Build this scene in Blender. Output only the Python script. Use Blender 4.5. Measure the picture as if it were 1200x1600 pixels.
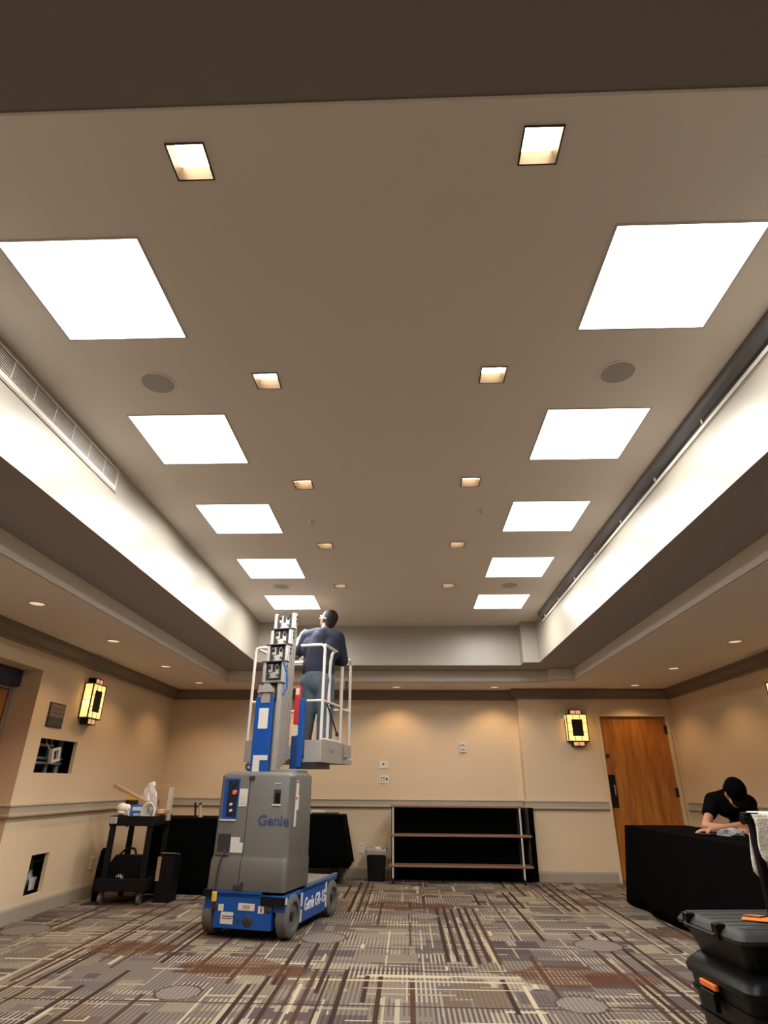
import bpy, bmesh, math, random
import numpy as np
from mathutils import Vector, Matrix, Euler
PI = math.pi
random.seed(7)
SC = bpy.context.scene
COL = SC.collection
for o in list(bpy.data.objects):
    bpy.data.objects.remove(o)

# ------------------------------------------------------------------ camera, world, exposure
F_PX, PITCH, YAW, ROLL, CAM_H = 908.46, math.radians(25.094), math.radians(-2.271), math.radians(0.437), 1.175
fwd = Vector((math.sin(YAW)*math.cos(PITCH), math.cos(YAW)*math.cos(PITCH), math.sin(PITCH)))
rgt = Vector((math.cos(YAW), -math.sin(YAW), 0))
upv = rgt.cross(fwd)
r2 = math.cos(ROLL)*rgt + math.sin(ROLL)*upv
u2 = -math.sin(ROLL)*rgt + math.cos(ROLL)*upv
cd = bpy.data.cameras.new('camera'); cam = bpy.data.objects.new('camera', cd); COL.objects.link(cam)
M = Matrix((r2, u2, -fwd)).transposed().to_4x4(); M.translation = (0, 0, CAM_H); cam.matrix_world = M
cd.sensor_fit = 'VERTICAL'; cd.sensor_height = 36.0; cd.lens = F_PX/1600*36.0
cd.clip_start = 0.02
SC.camera = cam
w = bpy.data.worlds.new('world'); SC.world = w; w.use_nodes = True
w.node_tree.nodes['Background'].inputs[0].default_value = (0.5, 0.5, 0.5, 1)
w.node_tree.nodes['Background'].inputs[1].default_value = 0.0
vs = SC.view_settings
vs.view_transform = 'Standard'; vs.look = 'None'; vs.gamma = 1.0; vs.use_curve_mapping = False
vs.exposure = 0.2
PANEL_E, PANEL_W, CAN_E, LOW_W, SCONCE_E = 4.0, 23.0, 18.0, 16.5, 1.0

# ------------------------------------------------------------------ materials
MATS = {}
def mat(name, col, rough=0.6, metal=0.0, emis=None, es=0.0, noise=0.0, nscale=8.0, bump=0.0, bscale=120.0, spec=0.5, stretch=None, trans=0.0, alpha=1.0):
    if name in MATS: return MATS[name]
    m = bpy.data.materials.new(name); m.use_nodes = True
    nt = m.node_tree; b = nt.nodes['Principled BSDF']
    b.inputs['Base Color'].default_value = (*col, 1); b.inputs['Roughness'].default_value = rough
    b.inputs['Metallic'].default_value = metal; b.inputs['Specular IOR Level'].default_value = spec
    if trans: b.inputs['Transmission Weight'].default_value = trans
    if alpha < 1: b.inputs['Alpha'].default_value = alpha
    if emis:
        b.inputs['Emission Color'].default_value = (*emis, 1); b.inputs['Emission Strength'].default_value = es
    tc = nt.nodes.new('ShaderNodeTexCoord'); src = tc.outputs['Object']
    if stretch:
        mp = nt.nodes.new('ShaderNodeMapping'); mp.inputs['Scale'].default_value = stretch
        nt.links.new(src, mp.inputs[0]); src = mp.outputs[0]
    if noise:
        n = nt.nodes.new('ShaderNodeTexNoise'); n.inputs['Scale'].default_value = nscale; n.inputs['Detail'].default_value = 5
        nt.links.new(src, n.inputs['Vector'])
        mx = nt.nodes.new('ShaderNodeMixRGB'); mx.inputs[1].default_value = (*[max(0, c*(1-noise)) for c in col], 1)
        mx.inputs[2].default_value = (*[min(1, c*(1+noise)) for c in col], 1)
        nt.links.new(n.outputs['Fac'], mx.inputs[0]); nt.links.new(mx.outputs[0], b.inputs['Base Color'])
    if bump:
        n = nt.nodes.new('ShaderNodeTexNoise'); n.inputs['Scale'].default_value = bscale; n.inputs['Detail'].default_value = 3
        nt.links.new(src, n.inputs['Vector'])
        bp = nt.nodes.new('ShaderNodeBump'); bp.inputs['Strength'].default_value = bump; bp.inputs['Distance'].default_value = 0.01
        nt.links.new(n.outputs['Fac'], bp.inputs['Height']); nt.links.new(bp.outputs[0], b.inputs['Normal'])
    MATS[name] = m; return m

WALL = mat('wall_paint', (0.69, 0.54, 0.365), 0.62, noise=0.05, nscale=1.5, bump=0.12, bscale=160)
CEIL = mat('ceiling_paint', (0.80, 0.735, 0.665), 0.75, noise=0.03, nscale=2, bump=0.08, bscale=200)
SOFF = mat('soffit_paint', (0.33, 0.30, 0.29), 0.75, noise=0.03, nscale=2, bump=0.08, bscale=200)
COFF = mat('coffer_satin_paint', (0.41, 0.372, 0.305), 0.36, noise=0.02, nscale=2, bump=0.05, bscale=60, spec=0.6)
CROWN = mat('crown_paint', (0.20, 0.165, 0.125), 0.55, noise=0.04)
RAIL = mat('rail_paint', (0.42, 0.36, 0.275), 0.4, noise=0.04)
BASE = mat('baseboard_paint', (0.36, 0.31, 0.24), 0.45, noise=0.05)
WHITE = mat('white_plastic', (0.72, 0.69, 0.62), 0.4, noise=0.02)
BLACK = mat('black_plastic', (0.006, 0.006, 0.007), 0.5, noise=0.2, nscale=30, bump=0.08, bscale=300, spec=0.2)
DARK = mat('dark_metal', (0.035, 0.033, 0.032), 0.45, metal=0.3, noise=0.1)
CLOTH = mat('black_cloth', (0.0022, 0.0022, 0.0024), 0.95, noise=0.15, nscale=40, bump=0.2, bscale=500, spec=0.03)
ALU = mat('aluminium', (0.62, 0.60, 0.56), 0.38, metal=0.75, noise=0.08, nscale=20, bump=0.03)
BLUE = mat('blue_paint', (0.004, 0.075, 0.34), 0.35, noise=0.12, nscale=6, bump=0.03)
GREYP = mat('grey_cover', (0.105, 0.10, 0.088), 0.5, noise=0.10, nscale=5, bump=0.05, bscale=80)
RUBBER = mat('grey_rubber', (0.12, 0.115, 0.11), 0.8, noise=0.15, nscale=15, bump=0.1)
LABEL = mat('label_white', (0.68, 0.64, 0.58), 0.5, noise=0.06, nscale=60)
RED = mat('red_paint', (0.55, 0.03, 0.03), 0.4, noise=0.06)
ORANGE = mat('orange_plastic', (0.85, 0.20, 0.03), 0.45, noise=0.05)
YEL = mat('yellow_plastic', (0.85, 0.48, 0.04), 0.45, noise=0.05)
CARD = mat('cardboard', (0.40, 0.25, 0.13), 0.8, noise=0.12, nscale=20)
PINE = mat('light_wood', (0.55, 0.40, 0.25), 0.6, noise=0.15, nscale=12, stretch=(1, 8, 8))
SKIN = mat('skin', (0.50, 0.25, 0.16), 0.5, noise=0.06, nscale=20)
WOODSH = mat('shelf_wood', (0.25, 0.125, 0.075), 0.45, noise=0.25, nscale=10, stretch=(1, 12, 12))
CHROME = mat('chrome', (0.75, 0.73, 0.70), 0.2, metal=1.0, noise=0.02)
TOWEL = mat('white_towel', (0.86, 0.80, 0.68), 0.95, noise=0.14, nscale=14, bump=0.5, bscale=90)
BLUET = mat('letter_blue', (0.05, 0.07, 0.17), 0.5, noise=0.02)
WHT = mat('letter_white', (0.8, 0.8, 0.78), 0.5, noise=0.02)
INK = mat('ink_dark', (0.03, 0.03, 0.035), 0.6, noise=0.02)

def wood_door():
    m = bpy.data.materials.new('door_veneer'); m.use_nodes = True
    nt = m.node_tree; b = nt.nodes['Principled BSDF']; b.inputs['Roughness'].default_value = 0.38
    tc = nt.nodes.new('ShaderNodeTexCoord'); mp = nt.nodes.new('ShaderNodeMapping'); mp.inputs['Scale'].default_value = (9, 9, 0.9)
    nt.links.new(tc.outputs['Object'], mp.inputs[0])
    n = nt.nodes.new('ShaderNodeTexNoise'); n.inputs['Scale'].default_value = 2.2; n.inputs['Detail'].default_value = 7; n.inputs['Distortion'].default_value = 0.6
    nt.links.new(mp.outputs[0], n.inputs['Vector'])
    r = nt.nodes.new('ShaderNodeValToRGB'); e = r.color_ramp.elements
    e[0].position = 0.3; e[0].color = (0.27, 0.085, 0.014, 1); e[1].position = 0.72; e[1].color = (0.52, 0.20, 0.035, 1)
    nt.links.new(n.outputs['Fac'], r.inputs[0]); nt.links.new(r.outputs[0], b.inputs['Base Color'])
    return m
DOORW = wood_door()

# ------------------------------------------------------------------ mesh helpers
def bx(bm, x0, x1, y0, y1, z0, z1, mx=None):
    v = [bm.verts.new((x, y, z)) for z in (z0, z1) for y in (y0, y1) for x in (x0, x1)]
    for f in ((0,2,3,1), (4,5,7,6), (0,1,5,4), (2,6,7,3), (0,4,6,2), (1,3,7,5)):
        bm.faces.new([v[i] for i in f])
    if mx is not None:
        for q in v: q.co = mx @ q.co
    return v
def cyl(bm, p0, p1, r0, r1=None, n=16, cap=True):
    p0 = Vector(p0); p1 = Vector(p1); r1 = r0 if r1 is None else r1
    d = (p1-p0).normalized(); a = d.orthogonal().normalized(); b = d.cross(a)
    A = [bm.verts.new(p0+r0*(math.cos(2*PI*i/n)*a+math.sin(2*PI*i/n)*b)) for i in range(n)]
    B = [bm.verts.new(p1+r1*(math.cos(2*PI*i/n)*a+math.sin(2*PI*i/n)*b)) for i in range(n)]
    for i in range(n):
        j = (i+1) % n; bm.faces.new((A[i], A[j], B[j], B[i]))
    if cap: bm.faces.new(A[::-1]); bm.faces.new(B)
def tube(bm, pts, r, n=10, cap=True):
    pts = [Vector(p) for p in pts]; rings = []; prev = None
    for i, p in enumerate(pts):
        d = (pts[min(i+1, len(pts)-1)]-pts[max(i-1, 0)]).normalized()
        if prev is None: a = d.orthogonal().normalized()
        else:
            a = prev-d*prev.dot(d); a = a.normalized() if a.length > 1e-6 else d.orthogonal().normalized()
        prev = a; b = d.cross(a); rr = r[i] if isinstance(r, (list, tuple)) else r
        rings.append([bm.verts.new(p+rr*(math.cos(2*PI*k/n)*a+math.sin(2*PI*k/n)*b)) for k in range(n)])
    for A, B in zip(rings, rings[1:]):
        for k in range(n):
            j = (k+1) % n; bm.faces.new((A[k], A[j], B[j], B[k]))
    if cap: bm.faces.new(rings[0][::-1]); bm.faces.new(rings[-1])
def rnd(pts, rad=0.05, n=5):
    """round the corners of a polyline"""
    pts = [Vector(p) for p in pts]; out = [pts[0]]
    for a, b, c in zip(pts, pts[1:], pts[2:]):
        u = (a-b); v = (c-b); r = min(rad, u.length*0.45, v.length*0.45); u.normalize(); v.normalize()
        p, q = b+u*r, b+v*r
        for i in range(n+1):
            t = i/n; out.append((1-t)**2*p+2*t*(1-t)*b+t*t*q)
    out.append(pts[-1]); return out
def ell(bm, c, r, rot=None, u=16, v=10):
    mx = Matrix.Translation(Vector(c)) @ (rot.to_matrix().to_4x4() if rot else Matrix()) @ Matrix.Diagonal((*r, 1))
    bmesh.ops.create_uvsphere(bm, u_segments=u, v_segments=v, radius=1.0, matrix=mx)
def loft(bm, rings, cap=True):
    R = [[bm.verts.new(p) for p in r] for r in rings]; n = len(R[0])
    for A, B in zip(R, R[1:]):
        for k in range(n):
            j = (k+1) % n; bm.faces.new((A[k], A[j], B[j], B[k]))
    if cap: bm.faces.new(R[0][::-1]); bm.faces.new(R[-1])
def rrect(x0, x1, y0, y1, z, r, n=4):
    out = []
    for cx, cy, a0 in ((x1-r, y0+r, -PI/2), (x1-r, y1-r, 0), (x0+r, y1-r, PI/2), (x0+r, y0+r, PI)):
        for i in range(n+1):
            a = a0+PI/2*i/n; out.append((cx+r*math.cos(a), cy+r*math.sin(a), z))
    return out
def lathe(bm, prof, n=20, c=(0, 0, 0)):
    loft(bm, [[(c[0]+r*math.cos(2*PI*i/n), c[1]+r*math.sin(2*PI*i/n), c[2]+z) for i in range(n)] for r, z in prof])
def finish(bm, smooth=False, ang=40):
    bmesh.ops.recalc_face_normals(bm, faces=bm.faces[:])
    if smooth:
        for f in bm.faces: f.smooth = True
        lim = math.radians(ang)
        for e in bm.edges:
            if len(e.link_faces) == 2 and e.calc_face_angle(0) > lim: e.smooth = False
def obj(name, bm, m, parent=None, smooth=False, bevel=0.0, seg=2, label=None):
    finish(bm, smooth)
    me = bpy.data.meshes.new(name); bm.to_mesh(me); bm.free(); me.materials.append(m)
    o = bpy.data.objects.new(name, me); COL.objects.link(o)
    if parent is not None: o.parent = parent
    if bevel:
        md = o.modifiers.new('bevel', 'BEVEL'); md.width = bevel; md.segments = seg; md.limit_method = 'ANGLE'; md.angle_limit = math.radians(35)
    if label: o['label'] = label
    return o
def B(): return bmesh.new()
def boxo(name, m, parent, *d, bevel=0.0, mx=None, label=None):
    bm = B(); bx(bm, *d, mx=mx); return obj(name, bm, m, parent, bevel=bevel, label=label)
def tag(o, label, cat, group=None):
    o['label'] = label; o['category'] = cat
    if group: o['group'] = group
    return o
def thing(name, label, cat, loc=(0, 0, 0), rz=0.0, group=None):
    o = bpy.data.objects.new(name, None); o.empty_display_size = 0.1; COL.objects.link(o)
    o.location = loc; o.rotation_euler = (0, 0, rz); return tag(o, label, cat, group)
def struct(o): o['kind'] = 'structure'; return o
def copy_tree(o, parent=None):
    c = o.copy(); COL.objects.link(c); c.parent = parent
    for ch in list(o.children): copy_tree(ch, c)
    return c
def text(name, s, size, m, parent, mx, ext=0.0015, shear=0.0, xs=1.0, align='CENTER', bold=0.0):
    cu = bpy.data.curves.new(name, 'FONT'); cu.body = s; cu.size = size; cu.extrude = ext; cu.shear = shear; cu.align_x = align; cu.align_y = 'CENTER'; cu.offset = bold
    t = bpy.data.objects.new(name+'_tmp', cu); COL.objects.link(t)
    dg = bpy.context.evaluated_depsgraph_get(); dg.update()
    me = bpy.data.meshes.new_from_object(t.evaluated_get(dg)); bpy.data.objects.remove(t)
    me.transform(mx @ Matrix.Diagonal((xs, 1, 1, 1))); me.materials.clear(); me.materials.append(m)
    o = bpy.data.objects.new(name, me); COL.objects.link(o); o.parent = parent; return o
def face_mx(origin, xdir, ydir):
    x = Vector(xdir).normalized(); y = Vector(ydir).normalized(); z = x.cross(y)
    m = Matrix((x, y, z)).transposed().to_4x4(); m.translation = Vector(origin); return m
def slab(bm, u0, u1, v0, v1, holes, put):
    """rectangle with rectangular holes, put(u0,u1,v0,v1) adds one cell"""
    us = sorted({u0, u1, *[h[0] for h in holes], *[h[1] for h in holes]}); vs_ = sorted({v0, v1, *[h[2] for h in holes], *[h[3] for h in holes]})
    for a, b in zip(us, us[1:]):
        run = None
        for c, d in zip(vs_, vs_[1:]):
            cu, cv = (a+b)/2, (c+d)/2
            hole = any(h[0] < cu < h[1] and h[2] < cv < h[3] for h in holes)
            if hole:
                if run: put(a, b, *run); run = None
            else: run = (run[0], d) if run else (c, d)
        if run: put(a, b, *run)
def sweep(bm, path, prof, closed_ends=True):
    """profile (offset to the right of the path, z) swept along a horizontal polyline with mitred corners"""
    P = [Vector((p[0], p[1])) for p in path]; rings = []
    for i, p in enumerate(P):
        d0 = (P[i]-P[i-1]).normalized() if i else None; d1 = (P[i+1]-P[i]).normalized() if i < len(P)-1 else None
        n0 = Vector((d0.y, -d0.x)) if d0 else None; n1 = Vector((d1.y, -d1.x)) if d1 else None
        if n0 is None: n = n1
        elif n1 is None: n = n0
        else: n = (n0+n1); n = n/max(1e-6, n.dot(n0))
        rings.append([bm.verts.new((p.x+n.x*o, p.y+n.y*o, z)) for o, z in prof])
    for A, C in zip(rings, rings[1:]):
        for k in range(len(prof)):
            j = (k+1) % len(prof); bm.faces.new((A[k], A[j], C[j], C[k]))
    bm.faces.new(rings[0]); bm.faces.new(rings[-1][::-1])

# ------------------------------------------------------------------ room constants
ZC, Z1, Z2 = 3.205, 2.653, 2.50
XL, XR, YB, YBR, YN = -3.65, 3.95, 9.42, 9.24, -3.0
XJ = 1.68                                  # where the back wall steps forward
CXL, CXR, CYN, CYB, CYP = -2.03, 1.77, 0.84, 8.13, 7.92
PXL, PXR = -1.82, 1.56                     # corner piers of the coffer
DXL, DXR, DYB, DYP = -2.60, 2.33, 8.55, 8.37

# ---- carpet: a print of rectangles, lines and discs, held as colours on a fine grid
def carpet(x0, x1, y0, y1, s, name, parent=None):
    rg = np.random.RandomState(11)
    nx = int(round((x1-x0)/s)); ny = int(round((y1-y0)/s))
    col = np.zeros((ny, nx, 3), np.float32); st = np.zeros((ny, nx), np.float32)
    col[:] = (0.14, 0.113, 0.10); st[:] = 0.25
    X = x0+(np.arange(nx)+0.5)*s; Y = y0+(np.arange(ny)+0.5)*s
    W0, W1, H0, H1 = -4.4, 4.1, -3.0, 9.5
    def rect(a, b, c, d, k, stripe=None):
        i0, i1 = np.searchsorted(X, [a, b]); j0, j1 = np.searchsorted(Y, [c, d])
        if i1 <= i0 and b-a > 0 and x0 < a < x1: i1 = i0+1
        if j1 <= j0 and d-c > 0 and y0 < c < y1: j1 = j0+1
        if k is not None: col[j0:j1, i0:i1] = k
        if stripe is not None: st[j0:j1, i0:i1] = stripe
    pal = [(0.105, 0.080, 0.078), (0.135, 0.108, 0.102), (0.165, 0.135, 0.112), (0.205, 0.166, 0.128), (0.085, 0.063, 0.066), (0.145, 0.10, 0.073), (0.24, 0.20, 0.15)]
    for _ in range(2600):
        cx, cy = rg.uniform(W0, W1), rg.uniform(H0, H1); ww, hh = rg.uniform(.10, .52), rg.uniform(.06, .30)
        if rg.rand() < .2: ww, hh = hh, ww
        rect(cx, cx+ww, cy, cy+hh, pal[rg.randint(7)], rg.choice([0.0, 0.1, 0.35, 0.6, 0.9]))
    cream = [(0.50, 0.42, 0.29), (0.40, 0.34, 0.24), (0.32, 0.27, 0.20)]
    brown = [(0.060, 0.028, 0.018), (0.085, 0.042, 0.026), (0.045, 0.025, 0.02)]
    g = lambda v, q: round(v/q)*q
    for _ in range(950):                                   # cream lines
        cx, cy = g(rg.uniform(W0, W1), .09), g(rg.uniform(H0, H1), .09); k = cream[rg.randint(3)]; t = rg.choice([.015, .022, .03])
        L = rg.uniform(.15, .85)
        if rg.rand() < .55: rect(cx, cx+L, cy, cy+t, k, 0)
        else: rect(cx, cx+t, cy, cy+L, k, 0)
    for _ in range(330):                                   # small cream hooks
        cx, cy = g(rg.uniform(W0, W1), .09), g(rg.uniform(H0, H1), .09); k = cream[rg.randint(2)]; a = rg.uniform(.08, .25); b = rg.uniform(.06, .2)
        rect(cx, cx+a, cy, cy+.018, k, 0); rect(cx+a, cx+a+.018, cy, cy+b, k, 0)
    for _ in range(240):                                   # dark lines
        cx, cy = g(rg.uniform(W0, W1), .15), g(rg.uniform(H0, H1), .15); k = brown[rg.randint(3)]; L = rg.uniform(.3, 1.5); t = rg.choice([.02, .028, .035])
        if rg.rand() < .72: rect(cx, cx+t, cy, cy+L, k, 0)
        else: rect(cx, cx+L*.7, cy, cy+.018, k, 0)
    def group(cx, cy, L, n, gap):
        for i in range(n):
            q = cy+rg.uniform(-.1, .1); t = .03 if i % 2 else .022
            rect(cx+i*gap, cx+i*gap+t, q, q+L, brown[rg.randint(3)], 0)
            if i % 2 == 0: rect(cx+i*gap+t+.012, cx+i*gap+t+.03, q, q+L*.6, cream[1], 0)
    for a in ((.28, 5.2, 2.1, 6, .075), (-.95, 3.7, 1.25, 6, .10), (-2.05, 5.4, 2.6, 3, .10), (1.45, 4.1, 2.2, 4, .12), (-.2, 3.9, 1.0, 2, .2), (2.0, 5.6, 3.0, 2, .12), (1.55, 7.2, 1.8, 4, .10), (-.62, 7.0, 2.0, 3, .08), (-2.6, 4.6, 2.8, 2, .16), (.9, 6.0, 2.4, 2, .22), (-3.2, 6.0, 1.4, 2, .12), (.3, 2.2, 1.2, 4, .09), (-1.5, 1.6, 1.5, 5, .09)): group(*a)
    for cy in (4.62, 4.78, 4.9):
        rect(-.3, .75, cy, cy+.022, cream[0], 0)
    for cy in (5.02, 5.6, 6.4, 7.1, 4.3):                  # long cross lines
        rect(rg.uniform(-3, -1), rg.uniform(.5, 2), cy, cy+.016, brown[2], 0)
    gx, gy = np.meshgrid(X, Y)
    def blob(cx, cy, rx, ry, k, a, jag=.14):
        th = np.arctan2((gy-cy)/ry, (gx-cx)/rx); q = ((gx-cx)/rx)**2+((gy-cy)/ry)**2
        lim = 1+jag*np.sin(np.round(th*5)/5*7)
        m = q < lim
        col[m] = col[m]*(1-a)+np.array(k, np.float32)*a; st[m] *= .5
    for c in ((-1.26, 5.05, .36, .24), (-.9, 4.96, .22, .14), (1.07, 4.97, .34, .26), (1.42, 4.93, .28, .15), (-2.17, 5.5, .34, .2), (-.12, 7.42, .34, .24), (.25, 7.4, .25, .16), (-3.0, 7.2, .3, .2), (2.4, 6.3, .3, .2), (.2, 2.5, .35, .25), (-2.0, 2.4, .3, .2), (2.6, 3.0, .35, .25)):
        blob(*c, (0.10, 0.042, 0.020), .75)
    for cx, cy, r in ((-1.43, 4.47, .15), (1.02, 4.40, .16), (1.54, 5.84, .20), (-3.35, 6.04, .21), (-.72, 5.94, .20), (.15, 6.9, .16), (-.4, 3.2, .17), (1.6, 2.2, .18), (-2.5, 3.1, .18), (.6, 1.4, .17)):
        q = np.hypot(gx-cx, gy-cy); m = q < r
        col[m] = (0.19, 0.158, 0.145); st[m] = .3
        m = (q < r) & (q > r-.017); col[m] = (.075, .05, .045); st[m] = 0
    # mesh
    xs = np.linspace(x0, x1, nx+1); ys = np.linspace(y0, y1, ny+1); vx, vy = np.meshgrid(xs, ys)
    co = np.stack([vx, vy, np.zeros_like(vx)], -1).reshape(-1, 3).astype(np.float32)
    idx = (np.arange(ny)[:, None]*(nx+1)+np.arange(nx)[None, :]).reshape(-1)
    q = np.stack([idx, idx+1, idx+nx+2, idx+nx+1], -1).astype(np.int32)
    me = bpy.data.meshes.new(name); me.vertices.add(len(co)); me.vertices.foreach_set('co', co.ravel())
    nf = len(q); me.loops.add(nf*4); me.loops.foreach_set('vertex_index', q.ravel())
    me.polygons.add(nf); me.polygons.foreach_set('loop_start', np.arange(nf, dtype=np.int32)*4); me.polygons.foreach_set('loop_total', np.full(nf, 4, np.int32))
    me.update(calc_edges=True)
    at = me.attributes.new('print', 'FLOAT_COLOR', 'FACE')
    at.data.foreach_set('color', np.concatenate([col, st[..., None]], -1).reshape(-1).astype(np.float32))
    o = bpy.data.objects.new(name, me); COL.objects.link(o); o.parent = parent
    me.materials.append(carpet_mat()); return o
def carpet_mat():
    if 'carpet' in MATS: return MATS['carpet']
    m = bpy.data.materials.new('carpet'); m.use_nodes = True; nt = m.node_tree; b = nt.nodes['Principled BSDF']
    b.inputs['Roughness'].default_value = 0.95; b.inputs['Specular IOR Level'].default_value = 0.12
    at = nt.nodes.new('ShaderNodeAttribute'); at.attribute_name = 'print'
    tc = nt.nodes.new('ShaderNodeTexCoord'); wv = nt.nodes.new('ShaderNodeTexWave'); wv.wave_type = 'BANDS'; wv.bands_direction = 'X'; wv.wave_profile = 'SIN'
    wv.inputs['Scale'].default_value = 0.314/0.030; wv.inputs['Distortion'].default_value = 0.0
    nt.links.new(tc.outputs['Object'], wv.inputs['Vector'])
    rp = nt.nodes.new('ShaderNodeValToRGB'); rp.color_ramp.elements[0].position = .52; rp.color_ramp.elements[1].position = .72
    nt.links.new(wv.outputs['Fac'], rp.inputs[0])
    mu = nt.nodes.new('ShaderNodeMath'); mu.operation = 'MULTIPLY'; nt.links.new(rp.outputs[0], mu.inputs[0]); nt.links.new(at.outputs['Alpha'], mu.inputs[1])
    mx = nt.nodes.new('ShaderNodeMixRGB'); mx.inputs[2].default_value = (0.44, 0.37, 0.26, 1)
    nt.links.new(mu.outputs[0], mx.inputs[0]); nt.links.new(at.outputs['Color'], mx.inputs[1])
    nz = nt.nodes.new('ShaderNodeTexNoise'); nz.inputs['Scale'].default_value = 180; nt.links.new(tc.outputs['Object'], nz.inputs['Vector'])
    m2 = nt.nodes.new('ShaderNodeMixRGB'); m2.blend_type = 'MULTIPLY'; m2.inputs[0].default_value = .8
    nt.links.new(mx.outputs[0], m2.inputs[1])
    r2_ = nt.nodes.new('ShaderNodeValToRGB'); r2_.color_ramp.elements[0].color = (.45, .45, .45, 1); r2_.color_ramp.elements[1].color = (1.15, 1.13, 1.10, 1)
    nt.links.new(nz.outputs['Fac'], r2_.inputs[0]); nt.links.new(r2_.outputs[0], m2.inputs[2]); nt.links.new(m2.outputs[0], b.inputs['Base Color'])
    bp = nt.nodes.new('ShaderNodeBump'); bp.inputs['Strength'].default_value = .5; bp.inputs['Distance'].default_value = .006
    nt.links.new(nz.outputs['Fac'], bp.inputs['Height']); nt.links.new(bp.outputs[0], b.inputs['Normal'])
    MATS['carpet'] = m; return m
floor = struct(carpet(-4.0, 3.95, 3.2, 9.425, 0.015, 'floor'))
carpet(-4.0, 3.95, -3.0, 3.2, 0.03, 'carpet_foreground', floor)

# ---- walls
WT = .04
HOLE1, HOLE2 = (6.09, 6.80, 1.256, 1.573), (6.40, 6.71, 0.182, 0.525)
ALC = (4.30, 5.85, 0.0, 2.19)
bm = B(); slab(bm, YN, YB, 0, Z2+.05, [ALC, HOLE1, HOLE2], lambda a, b, c, d: bx(bm, XL-WT, XL, a, b, c, d))
wl = struct(obj('wall_left', bm, WALL))
bm = B(); bx(bm, XL-.45, XL-WT, 5.85, 5.95, 0, 2.6); bx(bm, XL-.45, XL-WT, 4.2, 4.30, 0, 2.6); bx(bm, XL-.45, XL-WT, 4.3, 5.85, 2.19, 2.3)
obj('alcove_reveal', bm, WALL, wl)
CAV = mat('wall_cavity', (0.020, 0.024, 0.034), 0.9, noise=0.3, nscale=12)
for hl in (HOLE1, HOLE2):                                   # dark voids behind the cut-outs
    bm = B(); a, b, c, d = hl
    bx(bm, XL-.34, XL-.33, a-.05, b+.25, c-.05, d+.05); bx(bm, XL-.34, XL-WT-.001, a-.06, a-.05, c-.05, d+.05); bx(bm, XL-.34, XL-WT-.001, b+.25, b+.26, c-.05, d+.05)
    bx(bm, XL-.34, XL-WT-.001, a-.06, b+.26, d+.05, d+.06); bx(bm, XL-.34, XL-WT-.001, a-.06, b+.26, c-.06, c-.05)
    obj('cavity_lining', bm, CAV, wl)
DX0, DX1, DZ = 2.85, 3.84, 2.125
bm = B(); bx(bm, XL-.11, XJ, YB, YB+.12, 0, Z2+.05)
slab(bm, XJ, XR+.12, 0, Z2+.05, [(DX0, DX1, 0, DZ)], lambda a, b, c, d: bx(bm, a, b, YBR, YBR+.30, c, d))
wb = struct(obj('wall_back', bm, WALL))
struct(boxo('wall_right', WALL, None, XR, XR+.12, YN, YBR, 0, Z2+.05))
struct(boxo('wall_near', WALL, None, XL-.11, XR+.12, YN-.12, YN, 0, Z1+.05))

# ---- ceiling: coffer with corner piers, soffit, drop face, low perimeter ceiling
PX = [(-1.693, -1.084), (0.851, 1.467)]; PY = [(1.643, 2.245), (2.903, 3.506), (4.151, 4.756), (5.40, 6.01), (6.635, 7.25)]
CANS = [(-.762, 1.338), (.487, 1.318), (-.760, 2.596), (.487, 2.577), (-.757, 3.832), (.487, 3.822), (-.752, 5.072), (.485, 5.064), (-.742, 6.304), (.485, 6.299)]
CS = 0.070
ce = bpy.data.objects.new('ceiling', None); COL.objects.link(ce); struct(ce); ce.location = (0, 4, ZC)
def cpart(name, bm, m, **k):
    for v in bm.verts: v.co -= Vector((0, 4, ZC))
    return obj(name, bm, m, ce, **k)
holes = [(x-CS, x+CS, y-CS, y+CS) for x, y in CANS] + [(a, b, c, d) for a, b in PX for c, d in PY]
bm = B(); slab(bm, CXL-.1, CXR+.1, CYN-.1, CYB+.1, holes, lambda a, b, c, d: bx(bm, a, b, c, d, ZC, ZC+.14))
cpart('coffer_top', bm, CEIL)
pth = [(CXL, CYN), (CXL, CYP), (PXL, CYP), (PXL, CYB), (PXR, CYB), (PXR, CYP), (CXR, CYP), (CXR, CYN), (CXL, CYN)]
def vband(bm, path, z0, z1):
    for a, b in zip(path, path[1:]):
        bm.faces.new([bm.verts.new((*a, z0)), bm.verts.new((*b, z0)), bm.verts.new((*b, z1)), bm.verts.new((*a, z1))])
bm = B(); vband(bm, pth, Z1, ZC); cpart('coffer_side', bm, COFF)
def hcells(bm, z, inside, xs, ys):
    for a, b in zip(xs, xs[1:]):
        for c, d in zip(ys, ys[1:]):
            if inside((a+b)/2, (c+d)/2):
                bx(bm, a, b, c, d, z, z+.004)
def in_coffer(x, y): return CXL < x < CXR and CYN < y < CYB and not (y > CYP and (x < PXL or x > PXR))
def in_drop(x, y): return DXL < x < DXR and YN < y < DYB and not (y > DYP and x > 2.01)
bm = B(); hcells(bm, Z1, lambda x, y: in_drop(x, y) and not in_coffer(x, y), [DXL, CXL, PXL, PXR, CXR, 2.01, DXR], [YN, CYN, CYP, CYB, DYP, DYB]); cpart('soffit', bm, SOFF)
dp = [(DXL, YN), (DXL, DYB), (2.01, DYB), (2.01, DYP), (DXR, DYP), (DXR, YN)]
bm = B(); vband(bm, dp, Z2, Z1); cpart('drop_face', bm, CEIL)
bm = B(); hcells(bm, Z2, lambda x, y: not in_drop(x, y), [XL-.11, DXL, 2.01, DXR, XR+.1], [YN, DYP, DYB, YB+.1]); cpart('low_ceiling', bm, CEIL)
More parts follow.
